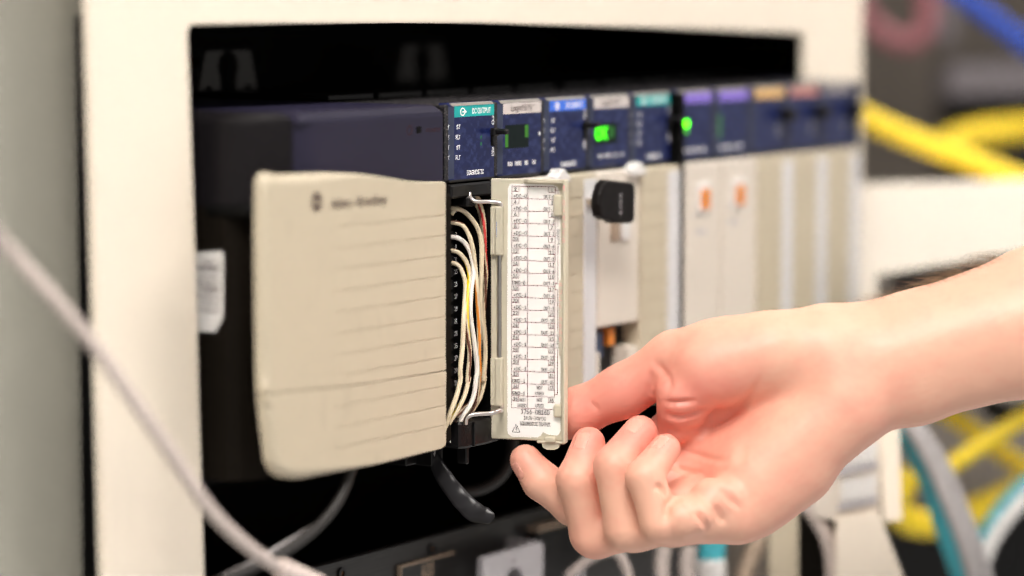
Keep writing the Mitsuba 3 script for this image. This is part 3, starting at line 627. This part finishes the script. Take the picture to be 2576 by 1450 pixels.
def nets(f, lo, st):
    """naive surface nets on the grid f (negative inside)"""
    ins = f < 0; nx, ny, nz = f.shape
    c = np.zeros((nx - 1, ny - 1, nz - 1), np.int8)
    for a in (0, 1):
        for b in (0, 1):
            for d in (0, 1): c += ins[a:nx - 1 + a, b:ny - 1 + b, d:nz - 1 + d]
    act = np.argwhere((c > 0) & (c < 8)); idx = -np.ones(c.shape, np.int64); idx[tuple(act.T)] = np.arange(len(act))
    S = np.zeros((len(act), 3)); W = np.zeros(len(act))
    co = [(a, b, d) for a in (0, 1) for b in (0, 1) for d in (0, 1)]
    for p in co:
        for ax in range(3):
            if p[ax]: continue
            q = list(p); q[ax] = 1
            f0 = f[act[:, 0] + p[0], act[:, 1] + p[1], act[:, 2] + p[2]]; f1 = f[act[:, 0] + q[0], act[:, 1] + q[1], act[:, 2] + q[2]]
            m = (f0 < 0) != (f1 < 0); t = np.where(m, f0 / np.where(m, f0 - f1, 1), 0)
            v = np.tile(np.array(p, float), (len(act), 1)); v[:, ax] += t
            S += v * m[:, None]; W += m
    V = act + S / W[:, None]; Fc = []
    for ax in range(3):
        o = [(1, 2), (2, 0), (0, 1)][ax]
        sl0 = [slice(None)] * 3; sl1 = [slice(None)] * 3; sl0[ax] = slice(0, -1); sl1[ax] = slice(1, None)
        a, b = ins[tuple(sl0)], ins[tuple(sl1)]
        e = np.argwhere(a != b); e = e[(e[:, o[0]] > 0) & (e[:, o[1]] > 0) & (e[:, o[0]] < f.shape[o[0]] - 1) & (e[:, o[1]] < f.shape[o[1]] - 1)]
        fl = a[tuple(e.T)]
        Q = []
        for da, db in ((0, 0), (-1, 0), (-1, -1), (0, -1)):
            g = e.copy(); g[:, o[0]] += da; g[:, o[1]] += db; Q.append(idx[tuple(g.T)])
        Q = np.column_stack(Q); Q[~fl] = Q[~fl][:, ::-1]; Fc.append(Q)
    q = np.vstack(Fc)
    # quads wind outward for a inside -> b outside when taken in this order
    return V * st + lo, np.vstack([q[:, [0, 2, 1]], q[:, [0, 3, 2]]])


class Field:
    def __init__(s, lo, hi, st):
        s.lo, s.st = np.array(lo, float), st
        s.n = np.ceil((np.array(hi) - lo) / st).astype(int) + 1
        s.ax = [(s.lo[i] + st * np.arange(s.n[i])).astype(np.float32) for i in range(3)]
    def new(s): return np.full(s.n, 60, np.float32)
    def window(s, lo, hi):
        a = np.clip(np.floor((lo - s.lo) / s.st).astype(int), 0, s.n); b = np.clip(np.ceil((hi - s.lo) / s.st).astype(int) + 1, 0, s.n)
        return tuple(slice(x, y) for x, y in zip(a, b))
    def cone(s, f, a, b, ra, rb, k, sq=1.0, m=16):
        """smooth union of a tapered bone from a to b; sq < 1 flattens it in depth"""
        lo = np.minimum(a, b) - max(ra, rb) - m; hi = np.maximum(a, b) + max(ra, rb) + m
        w = s.window(lo, hi)
        X, Y, Z = np.meshgrid(s.ax[0][w[0]], s.ax[1][w[1]], s.ax[2][w[2]], indexing='ij')
        d = b - a; L2 = float(d @ d) + 1e-9
        t = np.clip(((X - a[0]) * d[0] + (Y - a[1]) * d[1] + (Z - a[2]) * d[2]) / L2, 0, 1)
        dist = np.sqrt((X - a[0] - t * d[0]) ** 2 + (Y - a[1] - t * d[1]) ** 2 + ((Z - a[2] - t * d[2]) / sq) ** 2) - (ra + t * (rb - ra))
        if sq < 1: dist = dist * (0.5 + 0.5 * sq)
        g = f[w]; h = np.maximum(k - np.abs(g - dist), 0) / k
        f[w] = np.minimum(g, dist) - h * h * k * .25
    def chain(s, f, P, r, k, sq=1.0):
        for i in range(len(P) - 1): s.cone(f, P[i], P[i + 1], r[i], r[i + 1], k, sq)


def smin(a, b, k):
    h = np.maximum(k - np.abs(a - b), 0) / k
    return np.minimum(a, b) - h * h * k * .25


FD = Field((-6, -122, -58), (300, 62, 60), .95)
bones = {
    'index': ([H(1700, 1095, 25), H(1445, 1268, 15), H(1362, 1210, 13), H(1322, 1158, 15)], [11, 9.2, 8.0, 6.6]),
    'middle': ([H(1752, 1175, 16), H(1491, 1341, 4), H(1452, 1207, -3), H(1481, 1116, 4)], [11, 9.4, 8.4, 6.9]),
    'ring': ([H(1800, 1245, 4), H(1577, 1326, -16), H(1546, 1172, -18), H(1610, 1088, -8)], [11, 9.2, 8.3, 7.0]),
    'pinky': ([H(1850, 1292, -12), H(1662, 1312, -31), H(1622, 1200, -31), H(1674, 1130, -21)], [10.5, 8.2, 7.4, 6.2]),
}
palm = FD.new()
wr, wu = H(2100, 868, 10), H(2125, 1040, -2)
for nm, fr_ in (('index', .15), ('middle', .45), ('ring', .75), ('pinky', 1.0)):
    a = wr + (wu - wr) * fr_; b = bones[nm][0][0]
    FD.cone(palm, a, b, 15, 12, 10)
FD.cone(palm, H(1900, 1190, -4), H(2120, 1020, -6), 17, 16, 10)           # heel of the hand, little-finger side
FD.cone(palm, H(2010, 1190, -4), H(1900, 1275, -6), 13, 12, 8)
FD.cone(palm, H(2060, 880, 0), H(1800, 908, 2), 18, 17, 9)                # ball of the thumb
FD.cone(palm, H(1930, 890, -4), H(1770, 935, -3), 15, 13.5, 7)
FD.cone(palm, H(1760, 930, 6), H(1722, 1000, 18), 11, 9, 7)               # web
FD.chain(palm, [H(2090, 858, 8), H(2300, 828, 6), H(2600, 728, 6), H(3100, 560, 10), H(3500, 420, 14)], [13.5, 13.2, 16, 22, 26], 8)
FD.chain(palm, [H(2120, 1010, 2), H(2300, 968, 2), H(2600, 885, 2), H(3100, 760, 6), H(3500, 640, 10)], [15, 15.2, 17, 22, 26], 8)
FD.cone(palm, H(2110, 935, 2), H(2600, 806, 0), 18.5, 22, 12)
for x, y, z, r in ((1712, 992, -3, 10), (1704, 1034, 1, 8.5), (1700, 1070, 6, 7.5), (1716, 1304, -33, 8.0), (1790, 1262, -21, 9.5), (1700, 1322, -26, 8.5)):
    FD.cone(palm, H(x, y, z), H(x + 26, y - 3, z + 2), r, r - .5, 3.5)
thumb = FD.new()
FD.chain(thumb, [H(1830, 890, 6), H(1700, 908, 9), H(1566, 985, 16), H(1450, 1040, 22), H(1392, 1060, 25)], [14, 11.8, 10.4, 9.8, 8], 5)
palm = smin(palm, thumb, 5)
skin = palm
for nm in ('index', 'middle', 'ring', 'pinky'):
    P, r = bones[nm]; f = FD.new(); FD.chain(f, P, r, 2.2)
    mid = (P[0] + P[1]) / 2; FD.cone(f, P[0] * .75 + P[1] * .25, P[0] * .25 + P[1] * .75, r[1] + 1.2, r[1] + .4, 3)
    skin = smin(skin, f, 2.0)
f = FD.new(); FD.chain(f, [H(1510, 1352, 2), H(1600, 1340, -10), H(1680, 1326, -20), H(1850, 1304, -10)], [8, 7.2, 7, 9], 3)
skin = smin(skin, f, 5)
# creases: dents along lines on the palm side
def z3(*p): return [(1257.8 + .5226 * x, 691.8 + .5226 * y) for x, y in p]
def z4(*p): return [(1572.2 + .566 * x, 628.9 + .566 * y) for x, y in p]
from scipy.interpolate import CubicSpline
def z5(*p): return [(1408.6 + .451 * x, 754.7 + .451 * y) for x, y in p]
CR = [(z5((535, 300), (555, 370), (600, 425), (612, 460), (598, 510), (592, 560)), .8, 1.5), (z5((560, 570), (610, 574), (670, 575), (780, 560)), 1.5, 1.1), (z5((560, 630), (610, 648), (660, 658), (760, 640), (850, 590)), 1.4, 1.1),
      (z5((545, 670), (590, 710), (650, 742), (740, 746), (850, 715), (960, 650), (1045, 570), (1110, 450), (1160, 360)), 1.25, 1.7), (z5((500, 390), (520, 450), (512, 520), (540, 550)), .7, 1.2),
      (z5((640, 790), (740, 775), (830, 755), (980, 680), (1090, 600)), .8, 1.3), (z5((660, 840), (720, 855), (820, 887), (960, 890)), .7, 1.3), (z5((620, 930), (680, 955), (740, 972), (820, 970)), .9, 1.1),
      (z5((495, 1028), (545, 1025), (580, 1070), (600, 1105)), 1.4, 1.1), (z5((540, 1240), (575, 1160), (592, 1105), (640, 1085), (700, 1100)), 1.9, 1.3), (z5((640, 1065), (690, 1090), (745, 1160), (790, 1230), (815, 1300)), 1.6, 1.4),
      (z5((860, 1000), (905, 1060), (950, 1110), (1010, 1160)), 1.2, 1.6), (z5((835, 1110), (870, 1180), (910, 1250)), .9, 1.5), 
      (z5((170, 560), (205, 610), (240, 650)), .7, 1.2), (z5((150, 470), (165, 500), (160, 540)), .4, 1.2), (z5((1050, 800), (1000, 870), (990, 930)), .5, 1.8)]
from scipy.spatial import cKDTree
def dents(uv):
    out = np.zeros(len(uv))
    for pts, amt, wd in CR:
        q = spline(pts, 160); u = np.column_stack([(q[:, 0] - 1288) / F * (D0 - 12), -(q[:, 1] - 725) / F * (D0 - 12)])
        arc = np.r_[0, np.cumsum(np.linalg.norm(np.diff(u, axis=0), axis=1))]; amp = np.clip(np.minimum(arc, arc[-1] - arc) / max(4.0, .36 * arc[-1]), 0, 1); amp = amp * amp * (3 - 2 * amp)
        dist, j = cKDTree(u).query(uv)
        out = np.maximum(out, 1.35 * amt * amp[j] * (np.exp(-(dist / wd) ** 2) - .22 * np.exp(-((dist - 2.6 * wd) / wd) ** 2)))
    return out
V, Fc = nets(skin, FD.lo, FD.st)
hand = trimesh.Trimesh(to_world(V), Fc, process=False)
cc = max(trimesh.graph.connected_components(hand.face_adjacency), key=len)
hand.update_faces(np.isin(np.arange(len(hand.faces)), cc)); hand.remove_unreferenced_vertices()
if hand.volume < 0: hand.invert()
trimesh.smoothing.filter_taubin(hand, .5, .52, 8)
_v = (np.asarray(hand.vertices) - CAM) @ R.T; _n = np.asarray(hand.vertex_normals) @ R.T
_m = np.clip((-_n[:, 2] - .05) / .4, 0, 1) * np.clip((14 - (_v[:, 2] - D0)) / 6, 0, 1)
hand.vertices = np.asarray(hand.vertices) - np.asarray(hand.vertex_normals) * (dents(_v[:, :2]) * _m)[:, None]
trimesh.smoothing.filter_taubin(hand, .5, .52, 2)
# skin colour: paler on the forearm, redder at fingertips, pads and creases
L_ = (np.asarray(hand.vertices) - CAM) @ R.T
pp = np.column_stack([1288 + F * L_[:, 0] / L_[:, 2], 725 - F * L_[:, 1] / L_[:, 2]])
pale, rosy = np.array([.715, .395, .285]), np.array([.71, .265, .205])
red = np.zeros(len(pp))
for x, y, s_, a in ((1315, 1150, 60, .55), (1480, 1085, 60, .6), (1615, 1065, 60, .6), (1690, 1110, 50, .6), (1470, 1010, 110, .75), (1590, 960, 80, .45), (1770, 950, 90, .45), (1720, 1010, 70, .5), (1850, 990, 100, .3), (2150, 1010, 110, .4),
                    (1930, 1200, 110, .3), (1750, 1250, 60, .3), (1480, 1380, 70, .3), (1830, 1130, 60, .15)):
    red += a * np.exp(-((pp[:, 0] - x) ** 2 + (pp[:, 1] - y) ** 2) / (2 * s_ ** 2))
Q_ = np.asarray(hand.vertices)
red = np.clip(.8 * red + .6 * (meshkit.fbm(Q_ / 9.0, 3, 3) - .5) + .3 * (meshkit.fbm(Q_ / 2.2, 2, 9) - .5) + .35 * (meshkit.fbm(Q_ / 26.0, 2, 5) - .5), 0, 1)
hc = pale + (rosy - pale) * red[:, None]
pk_ = thing('person', 'bare arm and hand reaching in from the right, thumb behind the open door', 'person')
put('arm_and_hand', hand, 'skin', pk_, smooth=True, color=np.clip(hc, 0, 1))


def nail(tip, prev, r, toward, w, l, back):
    from scipy.ndimage import map_coordinates
    """a nail on the back of a fingertip"""
    t = tip - prev; t /= np.linalg.norm(t); n = toward - t * (toward @ t); n /= np.linalg.norm(n); s = np.cross(t, n)
    ii, jj = np.meshgrid(np.linspace(-1, 1, 15), np.linspace(-1, 1, 15), indexing='ij')
    rad = (np.abs(ii) ** 3 + np.abs(jj) ** 3) ** (1 / 3); m = np.maximum(np.abs(ii), np.abs(jj)); sc = np.where(rad > 0, m / np.maximum(rad, 1e-9), 1)
    i2, j2 = ii * sc, jj * sc
    base = tip + (j2 * l - back)[..., None] * t + (i2 * w * .82)[..., None] * s
    ts = np.arange(0, 13, .1); best = np.zeros(i2.shape)
    for q in ts:                                   # walk out to the skin
        c = (base + q * n - FD.lo) / FD.st
        v = map_coordinates(skin, c.reshape(-1, 3).T, order=1, mode='nearest').reshape(i2.shape)
        best = np.where(v < 0, q, best)
    best = np.where(best > 0, best, np.nan); best = np.where(np.isnan(best), np.nanmin(best), best)
    P = base + (best + .28 - 1.1 * np.clip(np.maximum(np.abs(i2), np.abs(j2)) - .75, 0, 1) * 2)[..., None] * n
    P = P.reshape(-1, 3); k = np.arange(14)[:, None] * 15 + np.arange(14)[None]; k = k.ravel()
    f = np.vstack([np.column_stack([k, k + 15, k + 16]), np.column_stack([k, k + 16, k + 1])])
    return trimesh.Trimesh(to_world(P), f, process=False)
scene['nail_two'] = {'type': 'twosided', 'bsdf': scene.pop('nail')}
for nm, tw in (('index', (-.75, -.45, -.6)), ('middle', (-.55, .25, -1)), ('ring', (-.4, .55, -.9)), ('pinky', (-.4, .55, -.9))):
    P, r = bones[nm]
    put('fingernail', nail(P[3], P[2], r[3], np.array(tw), 4.2 if nm != 'pinky' else 3.4, 4.4, 2.2), 'nail_two', pk_, smooth=True)

hr = np.random.default_rng(5); ht = []
for _ in range(520):
    x = 1960 + 590 * hr.random() ** .75; top_y = np.interp(x, [1960, 2150, 2300, 2450, 2576], [790, 772, 737, 682, 634])
    y = top_y + 2 + 26 * hr.random() ** 2; ln = 22 + 42 * hr.random(); an = math.radians(205 + 40 * hr.random())
    dzz = 4 * hr.standard_normal()
    ht.append((x, y, ln, an, dzz))
hm = []
hp = pp; hl = L_[:, 2]
kd = cKDTree(np.column_stack([hp, hl * 0]))
vn = np.asarray(hand.vertex_normals)
for x, y, ln, an, dzz in ht:
    cand = kd.query_ball_point([x, y, 0], 7)
    if not cand: continue
    cand = [c for c in cand if -.3 < vn[c] @ R[2] < .5 and vn[c] @ R[1] > .3]
    if not cand: continue
    j = cand[int(hr.integers(len(cand)))]
    p0 = np.asarray(hand.vertices)[j]; nn = vn[j]
    d0 = -R[0] * math.cos(math.radians(hr.uniform(-10, 50))) * .9 + nn * hr.uniform(.08, .5) + R[2] * hr.uniform(-.4, .4)
    d0 /= np.linalg.norm(d0); L0 = hr.uniform(5, 13) * np.interp(x, [1960, 2300, 2550], [.6, 1, 1.25])
    hm.append(tube([p0, p0 + d0 * L0 * .5, p0 + d0 * L0 * .9 + R[0] * -L0 * .15 - nn * L0 * .12], np.linspace(.07, .025, 7), 3, 7, ends=False)[0])
put('arm_hair', hm, 'hair', pk_, kind='stuff', label='fine dark hair along the top of the forearm')

# ------------------------------------------------------------------ cables and gear round the rack
def cable(pts, r, m, label, name='cable', cat='cable', group=None, sides=16, n=70, **k):
    P = [aD(*p) for p in pts]
    return put(name, tube(P, r, sides, n, **k)[0], m, smooth=True, label=label, cat=cat, group=group)


wc = cable([(-160, 440, 960), (-60, 545, 985), (0, 604, 1000), (120, 733, 1012), (230, 862, 1024), (330, 1000, 1036), (430, 1140, 1048), (520, 1272, 1062), (620, 1372, 1082), (705, 1432, 1104), (745, 1455, 1112)], 2.55, 'cable_white',
           'pale pinkish-white cable sagging across the left side of the cream panel', sides=20, n=120)
q0, q1 = aD(705, 1430, 1104), aD(860, 1500, 1122); dd = (q1 - q0) / np.linalg.norm(q1 - q0)
put('strain_relief', [cyl(q0 + dd * 4.2 * i, dd, 4.3 - .0 * i, 2.6, 22) for i in range(5)] + [cyl(q0, dd, 3.5, 26, 20)], 'cable_white', wc, smooth=40)
cable([(905, 1100, 1150), (884, 1180, 1148), (850, 1262, 1142), (780, 1342, 1132), (690, 1402, 1120), (600, 1444, 1108), (520, 1480, 1100)], 2.1, 'cable_dark', 'dark grey cable curving down from beneath the power supply')
cable([(790, 1325, 1150), (720, 1368, 1135), (640, 1416, 1122), (560, 1455, 1112)], 1.5, 'cable_grey', 'thin light grey cable running beside the dark grey cable at lower left')
bs = [aD(1084, 1130, 1216), aD(1100, 1170, 1214), aD(1132, 1222, 1212), aD(1172, 1270, 1210), aD(1210, 1296, 1208), aD(1244, 1296, 1206)]
bm, an_, l_ = tube(bs, np.interp(np.linspace(0, 1, 60), [0, .3, .78, .93, 1], [2.2, 3.7, 4.2, 3.2, .7]), 20, 60, flat=(.3, R[2]))
bm.vertices += (meshkit.noise(np.asarray(bm.vertices) / 5.0, 4)[:, None] - .5) * 1.1
put('cable_sleeve', bm, 'shiny_black', smooth=True, label='wrinkled shiny black sleeve hanging under the open module', cat='sleeve')
c = aD(1086, 1150, 1218)
cp = put('connector', [bx(c[0] - 4, c[0] + 4, c[1] - 3, c[1] + 12, c[2] - 3.4, c[2] + 6, .5)], 'black_plastic', label='small black connector above the shiny black sleeve', cat='connector')
put('socket', bx(c[0] - 1.6, c[0] + 2.6, c[1] - 3.3, c[1] - 2, c[2] - 2, c[2] + 3, .2), 'black_paint', cp); put('face_frame', [bx(c[0] - 2.8, c[0] - 2.2, c[1] - 3.5, c[1] - 2.9, c[2] - 2.8, c[2] + 4), bx(c[0] - 2.8, c[0] + 3.4, c[1] - 3.5, c[1] - 2.9, c[2] - 2.9, c[2] - 2.4)], 'cable_grey', cp)
c = aD(1040, 1158, 1215)
put('connector', [bx(c[0] - 5, c[0] + 3, c[1], c[1] + 12, c[2] - 2, c[2] + 8, .6)], 'black_plastic', label='plain black connector under the power supply\'s right end', cat='connector')
cable([(1290, 1105, 1290), (1284, 1150, 1288), (1262, 1195, 1285), (1215, 1228, 1283), (1150, 1240, 1280)], 2.6, 'cable_dark', 'dark cable loop in the dark space under the rack')

# lower black panel inside the cutout
YR = 48
pa, pb = aY(760, 1420, YR), aY(1440, 1270, YR); zt2 = (pa[2] + pb[2]) / 2
lk = thing('lower_panel', 'black brushed panel with screws below the module rack', 'panel')
put('face_plate', bx(-124, 353, YR, YR + 4, -185, zt2, .5), 'rack_black', lk)
for x, y in ((1085, 1381), (1306, 1332), (858, 1443), (1500, 1290)):
    c = aY(x, y, YR)
    h = put('screw', [cyl((c[0], YR + .2, c[2]), (0, -1, 0), 2.6, 1.2, 20).__sub__(cyl((c[0], YR - .3, c[2]), (0, -1, 0), 1.4, 2, 6))], 'shiny_black', lk)
    put('screw_socket', cyl((c[0], YR - .1, c[2]), (0, -1, 0), 1.35, .2, 6), 'brass', h)
c0, c1 = aY(1006, 1424, YR - 1), aY(1138, 1394, YR - 1); zz = (c0[2] + c1[2]) / 2
nk = put('name_plate', bx(c0[0], c1[0], YR - 2, YR - .3, zz - 22, zz, .2), 'rack_black', lk, label='black name plate with tan edges')
put('plate_edge', bx(c0[0] - .2, c1[0], YR - 2.2, YR - .2, zz - .2, zz + .7), 'tan_edge', nk); put('plate_edge', bx(c0[0] - .9, c0[0] - .2, YR - 2.2, YR - .2, zz - 22, zz + .7), 'tan_edge', nk)
t0 = aY(1060, 1452, YR - 2)
put('plate_lettering', txt('A20', 5.6, (t0[0], YR - 2.02, t0[2] - .5), 9, bold=True), 'tan_edge', nk)
c2, c3 = aY(1352, 1342, YR - 6), aY(1450, 1306, YR - 6); zz = (c2[2] + c3[2]) / 2
n2 = put('black_box', bx(c2[0], c3[0] + 8, YR - 6, YR - .3, zz - 60, zz, .3), 'black_plastic', lk); put('box_edge', bx(c2[0], c3[0] + 8, YR - 6.3, YR - .2, zz - .1, zz + 1.4), 'tan_edge', n2)
c0, c1 = aY(1214, 1402, 30), aY(1366, 1366, 30); zz = (c0[2] + c1[2]) / 2
gk = thing('grey_bracket', 'light grey metal bracket plate standing on the lower panel', 'bracket')
hole = Point((c0[0] + c1[0]) / 2 + 1, zz - 15).buffer(7)
put('bracket_face', plate(rpoly([(c0[0], zz - 40), (c1[0], zz - 40), (c1[0], zz), (c0[0], zz)], 2), 30, 33, .6, 3) if False else ext(rpoly([(c0[0], zz - 40), (c1[0], zz - 40), (c1[0], zz), (c0[0], zz)], 2).difference(hole).difference(Point((c0[0] + c1[0]) / 2, zz - 5).buffer(1)), 3, (0, 33, 0)), 'plate_grey', gk)
put('bracket_leg', bx(c1[0] - 3, c1[0], 33, 60, zz - 40, zz, .4), 'plate_grey', gk)
cable([(1425, 1455, 1330), (1470, 1415, 1330), (1515, 1390, 1330), (1548, 1388, 1330), (1566, 1410, 1330), (1584, 1462, 1330)], 2.2, 'cable_white', 'bent pale pink cable under the curled fingers')
cable([(1380, 1475, 1370), (1385, 1425, 1370), (1420, 1400, 1372), (1445, 1420, 1375), (1450, 1480, 1375)], 3.4, 'plate_grey', 'short grey cable stub below the fingers')
for i, (x, y0_, w_, lb) in enumerate(((1672, 1372, 3.2, 'thin pale cable rising left of the teal plug'), (1736, 1372, 3.4, 'pale cable leaning beside the teal plug'))):
    cable([(x, y0_, 1380), (x - 8, 1420, 1380), (x - 4, 1475, 1380)], w_, 'cable_white', lb)
tk = thing('teal_cable_plug', 'teal cable ending in a white plug under the hand', 'plug')
put('cable', tube([aD(1795, 1330, 1360), aD(1792, 1370, 1360), aD(1788, 1412, 1360)], 6.2, 18, 12)[0], 'cable_teal', tk, smooth=True)
put('plug', tube([aD(1788, 1410, 1358), aD(1788, 1480, 1358)], 7.2, 18, 6, curve=False)[0] if False else tube([aD(1788, 1408, 1358), aD(1788, 1440, 1358), aD(1788, 1490, 1358)], 7.0, 18, 10)[0], 'white_plastic', tk, smooth=True)
cable([(1915, 1350, 1400), (1890, 1400, 1395), (1866, 1470, 1390)], 3.6, 'tan_edge', 'tan cable slanting under the heel of the hand')

# right of the rack, below the arm
mk_ = thing('terminal_strip', 'beige terminal strip with two rows of white marker tags below the arm', 'terminal strip')
DT = 1350
P4 = [aD(2040, 1205, DT), aD(2108, 1060, DT), aD(2208, 1060, DT), aD(2208, 1290, DT), aD(2090, 1305, DT)]
def slab(px, D, th, bev=0.0):
    """a flat piece whose outline is given at distance D, upright and turned to the right wall, th mm thick"""
    P = np.array([aD(x, y, D) for x, y in px]); return tm(m3.Manifold.hull_points(np.vstack([P, P + R[2] * th])))
put('housing', slab([(2030, 1200), (2112, 1060), (2212, 1060), (2212, 1290), (2100, 1310), (2050, 1300)], DT + 4, 30), 'pale_plastic', mk_)
for y in (1150, 1238):
    for i in range(4):
        x = 2118 + 22 * i
        put('marker_tag', slab([(x, y - 28 - i * 4), (x + 19, y - 32 - i * 4), (x + 19, y + 22 - i * 4), (x, y + 26 - i * 4)], DT, 4), 'sticker_white', mk_)
    put('rail', slab([(2110, y + 32), (2206, y + 12), (2206, y + 26), (2110, y + 48)], DT + 1, 4), 'plate_grey', mk_)
put('upright_post', slab([(2210, 1060), (2262, 1060), (2270, 1310), (2222, 1312)], DT + 20, 20), 'cream_paint', label='slim cream upright post beside the terminal strip', cat='post')
put('gusset', slab([(2106, 1306), (2206, 1286), (2216, 1300), (2282, 1475), (2100, 1475)], DT, 12), 'cream_paint', label='cream metal gusset below the terminal strip', cat='bracket')
cable([(2010, 1250, 1360), (2050, 1300, 1360), (2085, 1370, 1360), (2095, 1480, 1360)], 3.3, 'cable_white', 'pale lilac-grey cable between the terminal strip and the dark gap')
put('trim_strip', slab([(1936, 1290), (2008, 1280), (2008, 1480), (1936, 1480)], 1360, 12), 'beige_plastic', label='upright beige trim strip below the heel of the hand', cat='trim')
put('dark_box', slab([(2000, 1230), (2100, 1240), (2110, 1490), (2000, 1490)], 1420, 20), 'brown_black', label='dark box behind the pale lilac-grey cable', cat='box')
put('shelf_plate', slab([(1600, 1330), (1950, 1280), (1950, 1500), (1600, 1500)], 1480, 20), 'shelf_shaded', label='dull brown plate behind the teal plug', cat='plate')
put('grey_cabinet', slab([(2170, 1000), (2900, 930), (2900, 1330), (2170, 1330)], 1640, 120), 'cabinet_grey', label='pale grey cabinet behind the yellow and teal cables', cat='cabinet')
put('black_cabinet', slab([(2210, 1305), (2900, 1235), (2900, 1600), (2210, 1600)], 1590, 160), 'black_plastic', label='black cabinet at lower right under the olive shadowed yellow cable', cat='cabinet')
cable([(2255, 1030, 1420), (2282, 1090, 1418), (2332, 1190, 1416), (2366, 1290, 1414), (2400, 1390, 1412), (2440, 1500, 1410)], 5.3, 'cable_teal', 'thick teal cable curving down beside the cream upright post', n=60)
cable([(2270, 1050, 1400), (2330, 1140, 1396), (2375, 1240, 1393), (2415, 1340, 1390), (2440, 1420, 1388), (2460, 1500, 1386)], 3.8, 'cable_grey', 'grey cable running along the right of the teal cable')
cable([(2300, 1060, 1405), (2362, 1150, 1401), (2404, 1240, 1399), (2440, 1330, 1397), (2475, 1430, 1395), (2495, 1500, 1393)], 3.3, 'cable_grey', 'light grey cable, outermost of the bundle curving beside the teal cable')
cable([(2384, 1176, 1470), (2440, 1138, 1470), (2520, 1085, 1470), (2620, 1020, 1470), (2760, 920, 1470)], 4.7, 'cable_yellow', 'bright yellow cable rising to the right below the forearm')
cable([(2330, 1010, 1550), (2400, 1050, 1550), (2470, 1100, 1550), (2560, 1165, 1550), (2700, 1260, 1550)], 4.9, 'cable_yellow', 'paler yellow cable sloping down to the right, crossing under the bright one')
cable([(2290, 1190, 1500), (2258, 1240, 1500), (2262, 1290, 1505), (2320, 1318, 1510), (2400, 1305, 1515), (2480, 1275, 1520), (2580, 1225, 1520), (2700, 1150, 1520)], 7.3, 'cable_yellow', 'thick yellow cable looping behind the teal cable')
cable([(2440, 1470, 1460), (2470, 1380, 1460), (2520, 1290, 1460), (2590, 1215, 1460), (2700, 1120, 1460)], 5.0, 'cable_teal', 'teal cable at the far lower right corner')
cable([(2452, 1480, 1445), (2490, 1370, 1445), (2545, 1290, 1445), (2620, 1210, 1445)], 3.6, 'white_plastic', 'white cable at the lower right corner, in front of the teal one')
cable([(2480, 1010, 1570), (2520, 1040, 1570), (2600, 1030, 1570)], 6, 'black_plastic', 'black cable end behind the forearm\'s lower edge')

# right of the rack, above the arm
bk = thing('cream_cabinet', 'cream cabinet with a dark screen behind the forearm', 'cabinet')
put('body', slab([(2150, 462), (2950, 440), (2950, 1000), (2150, 1000)], 1540, 150), 'cream_bright', bk)
put('screen', slab([(2246, 692), (2420, 664), (2900, 585), (2900, 900), (2246, 900)], 1425, 60), 'black_plastic', bk)
cable([(2130, 268, 1610), (2185, 300, 1610), (2270, 338, 1610), (2365, 376, 1610), (2470, 415, 1610), (2580, 462, 1610), (2720, 520, 1610)], 6.4, 'cable_yellow', 'thick yellow cable sloping down from behind the cream panel\'s right edge')
cable([(2370, 368, 1760), (2430, 342, 1760), (2500, 330, 1760), (2590, 320, 1760), (2720, 308, 1760)], 7.6, 'cable_yellow', 'yellow cable running level to the right above the cream cabinet')
cable([(2340, -60, 1700), (2405, -20, 1700), (2480, 36, 1700), (2560, 95, 1700), (2680, 190, 1700)], 5.8, 'cable_blue', 'blue cable crossing the upper right corner')
cable([(2150, -10, 1850), (2185, 50, 1850), (2235, 92, 1850), (2290, 104, 1850), (2326, 72, 1850), (2332, 10, 1850), (2310, -60, 1850)], 6.4, 'cable_pink', 'dusty pink cable loop beside the cream panel\'s top right corner')
cable([(2360, -40, 1900), (2375, 30, 1900), (2380, 110, 1900)], 7, 'unit_grey', 'grey cable hanging beside the pink loop')
put('grey_unit', slab([(2390, 160), (2700, 150), (2700, 230), (2390, 240)], 1850, 60), 'unit_grey', label='grey unit in the shadowed shelf at upper right', cat='unit')
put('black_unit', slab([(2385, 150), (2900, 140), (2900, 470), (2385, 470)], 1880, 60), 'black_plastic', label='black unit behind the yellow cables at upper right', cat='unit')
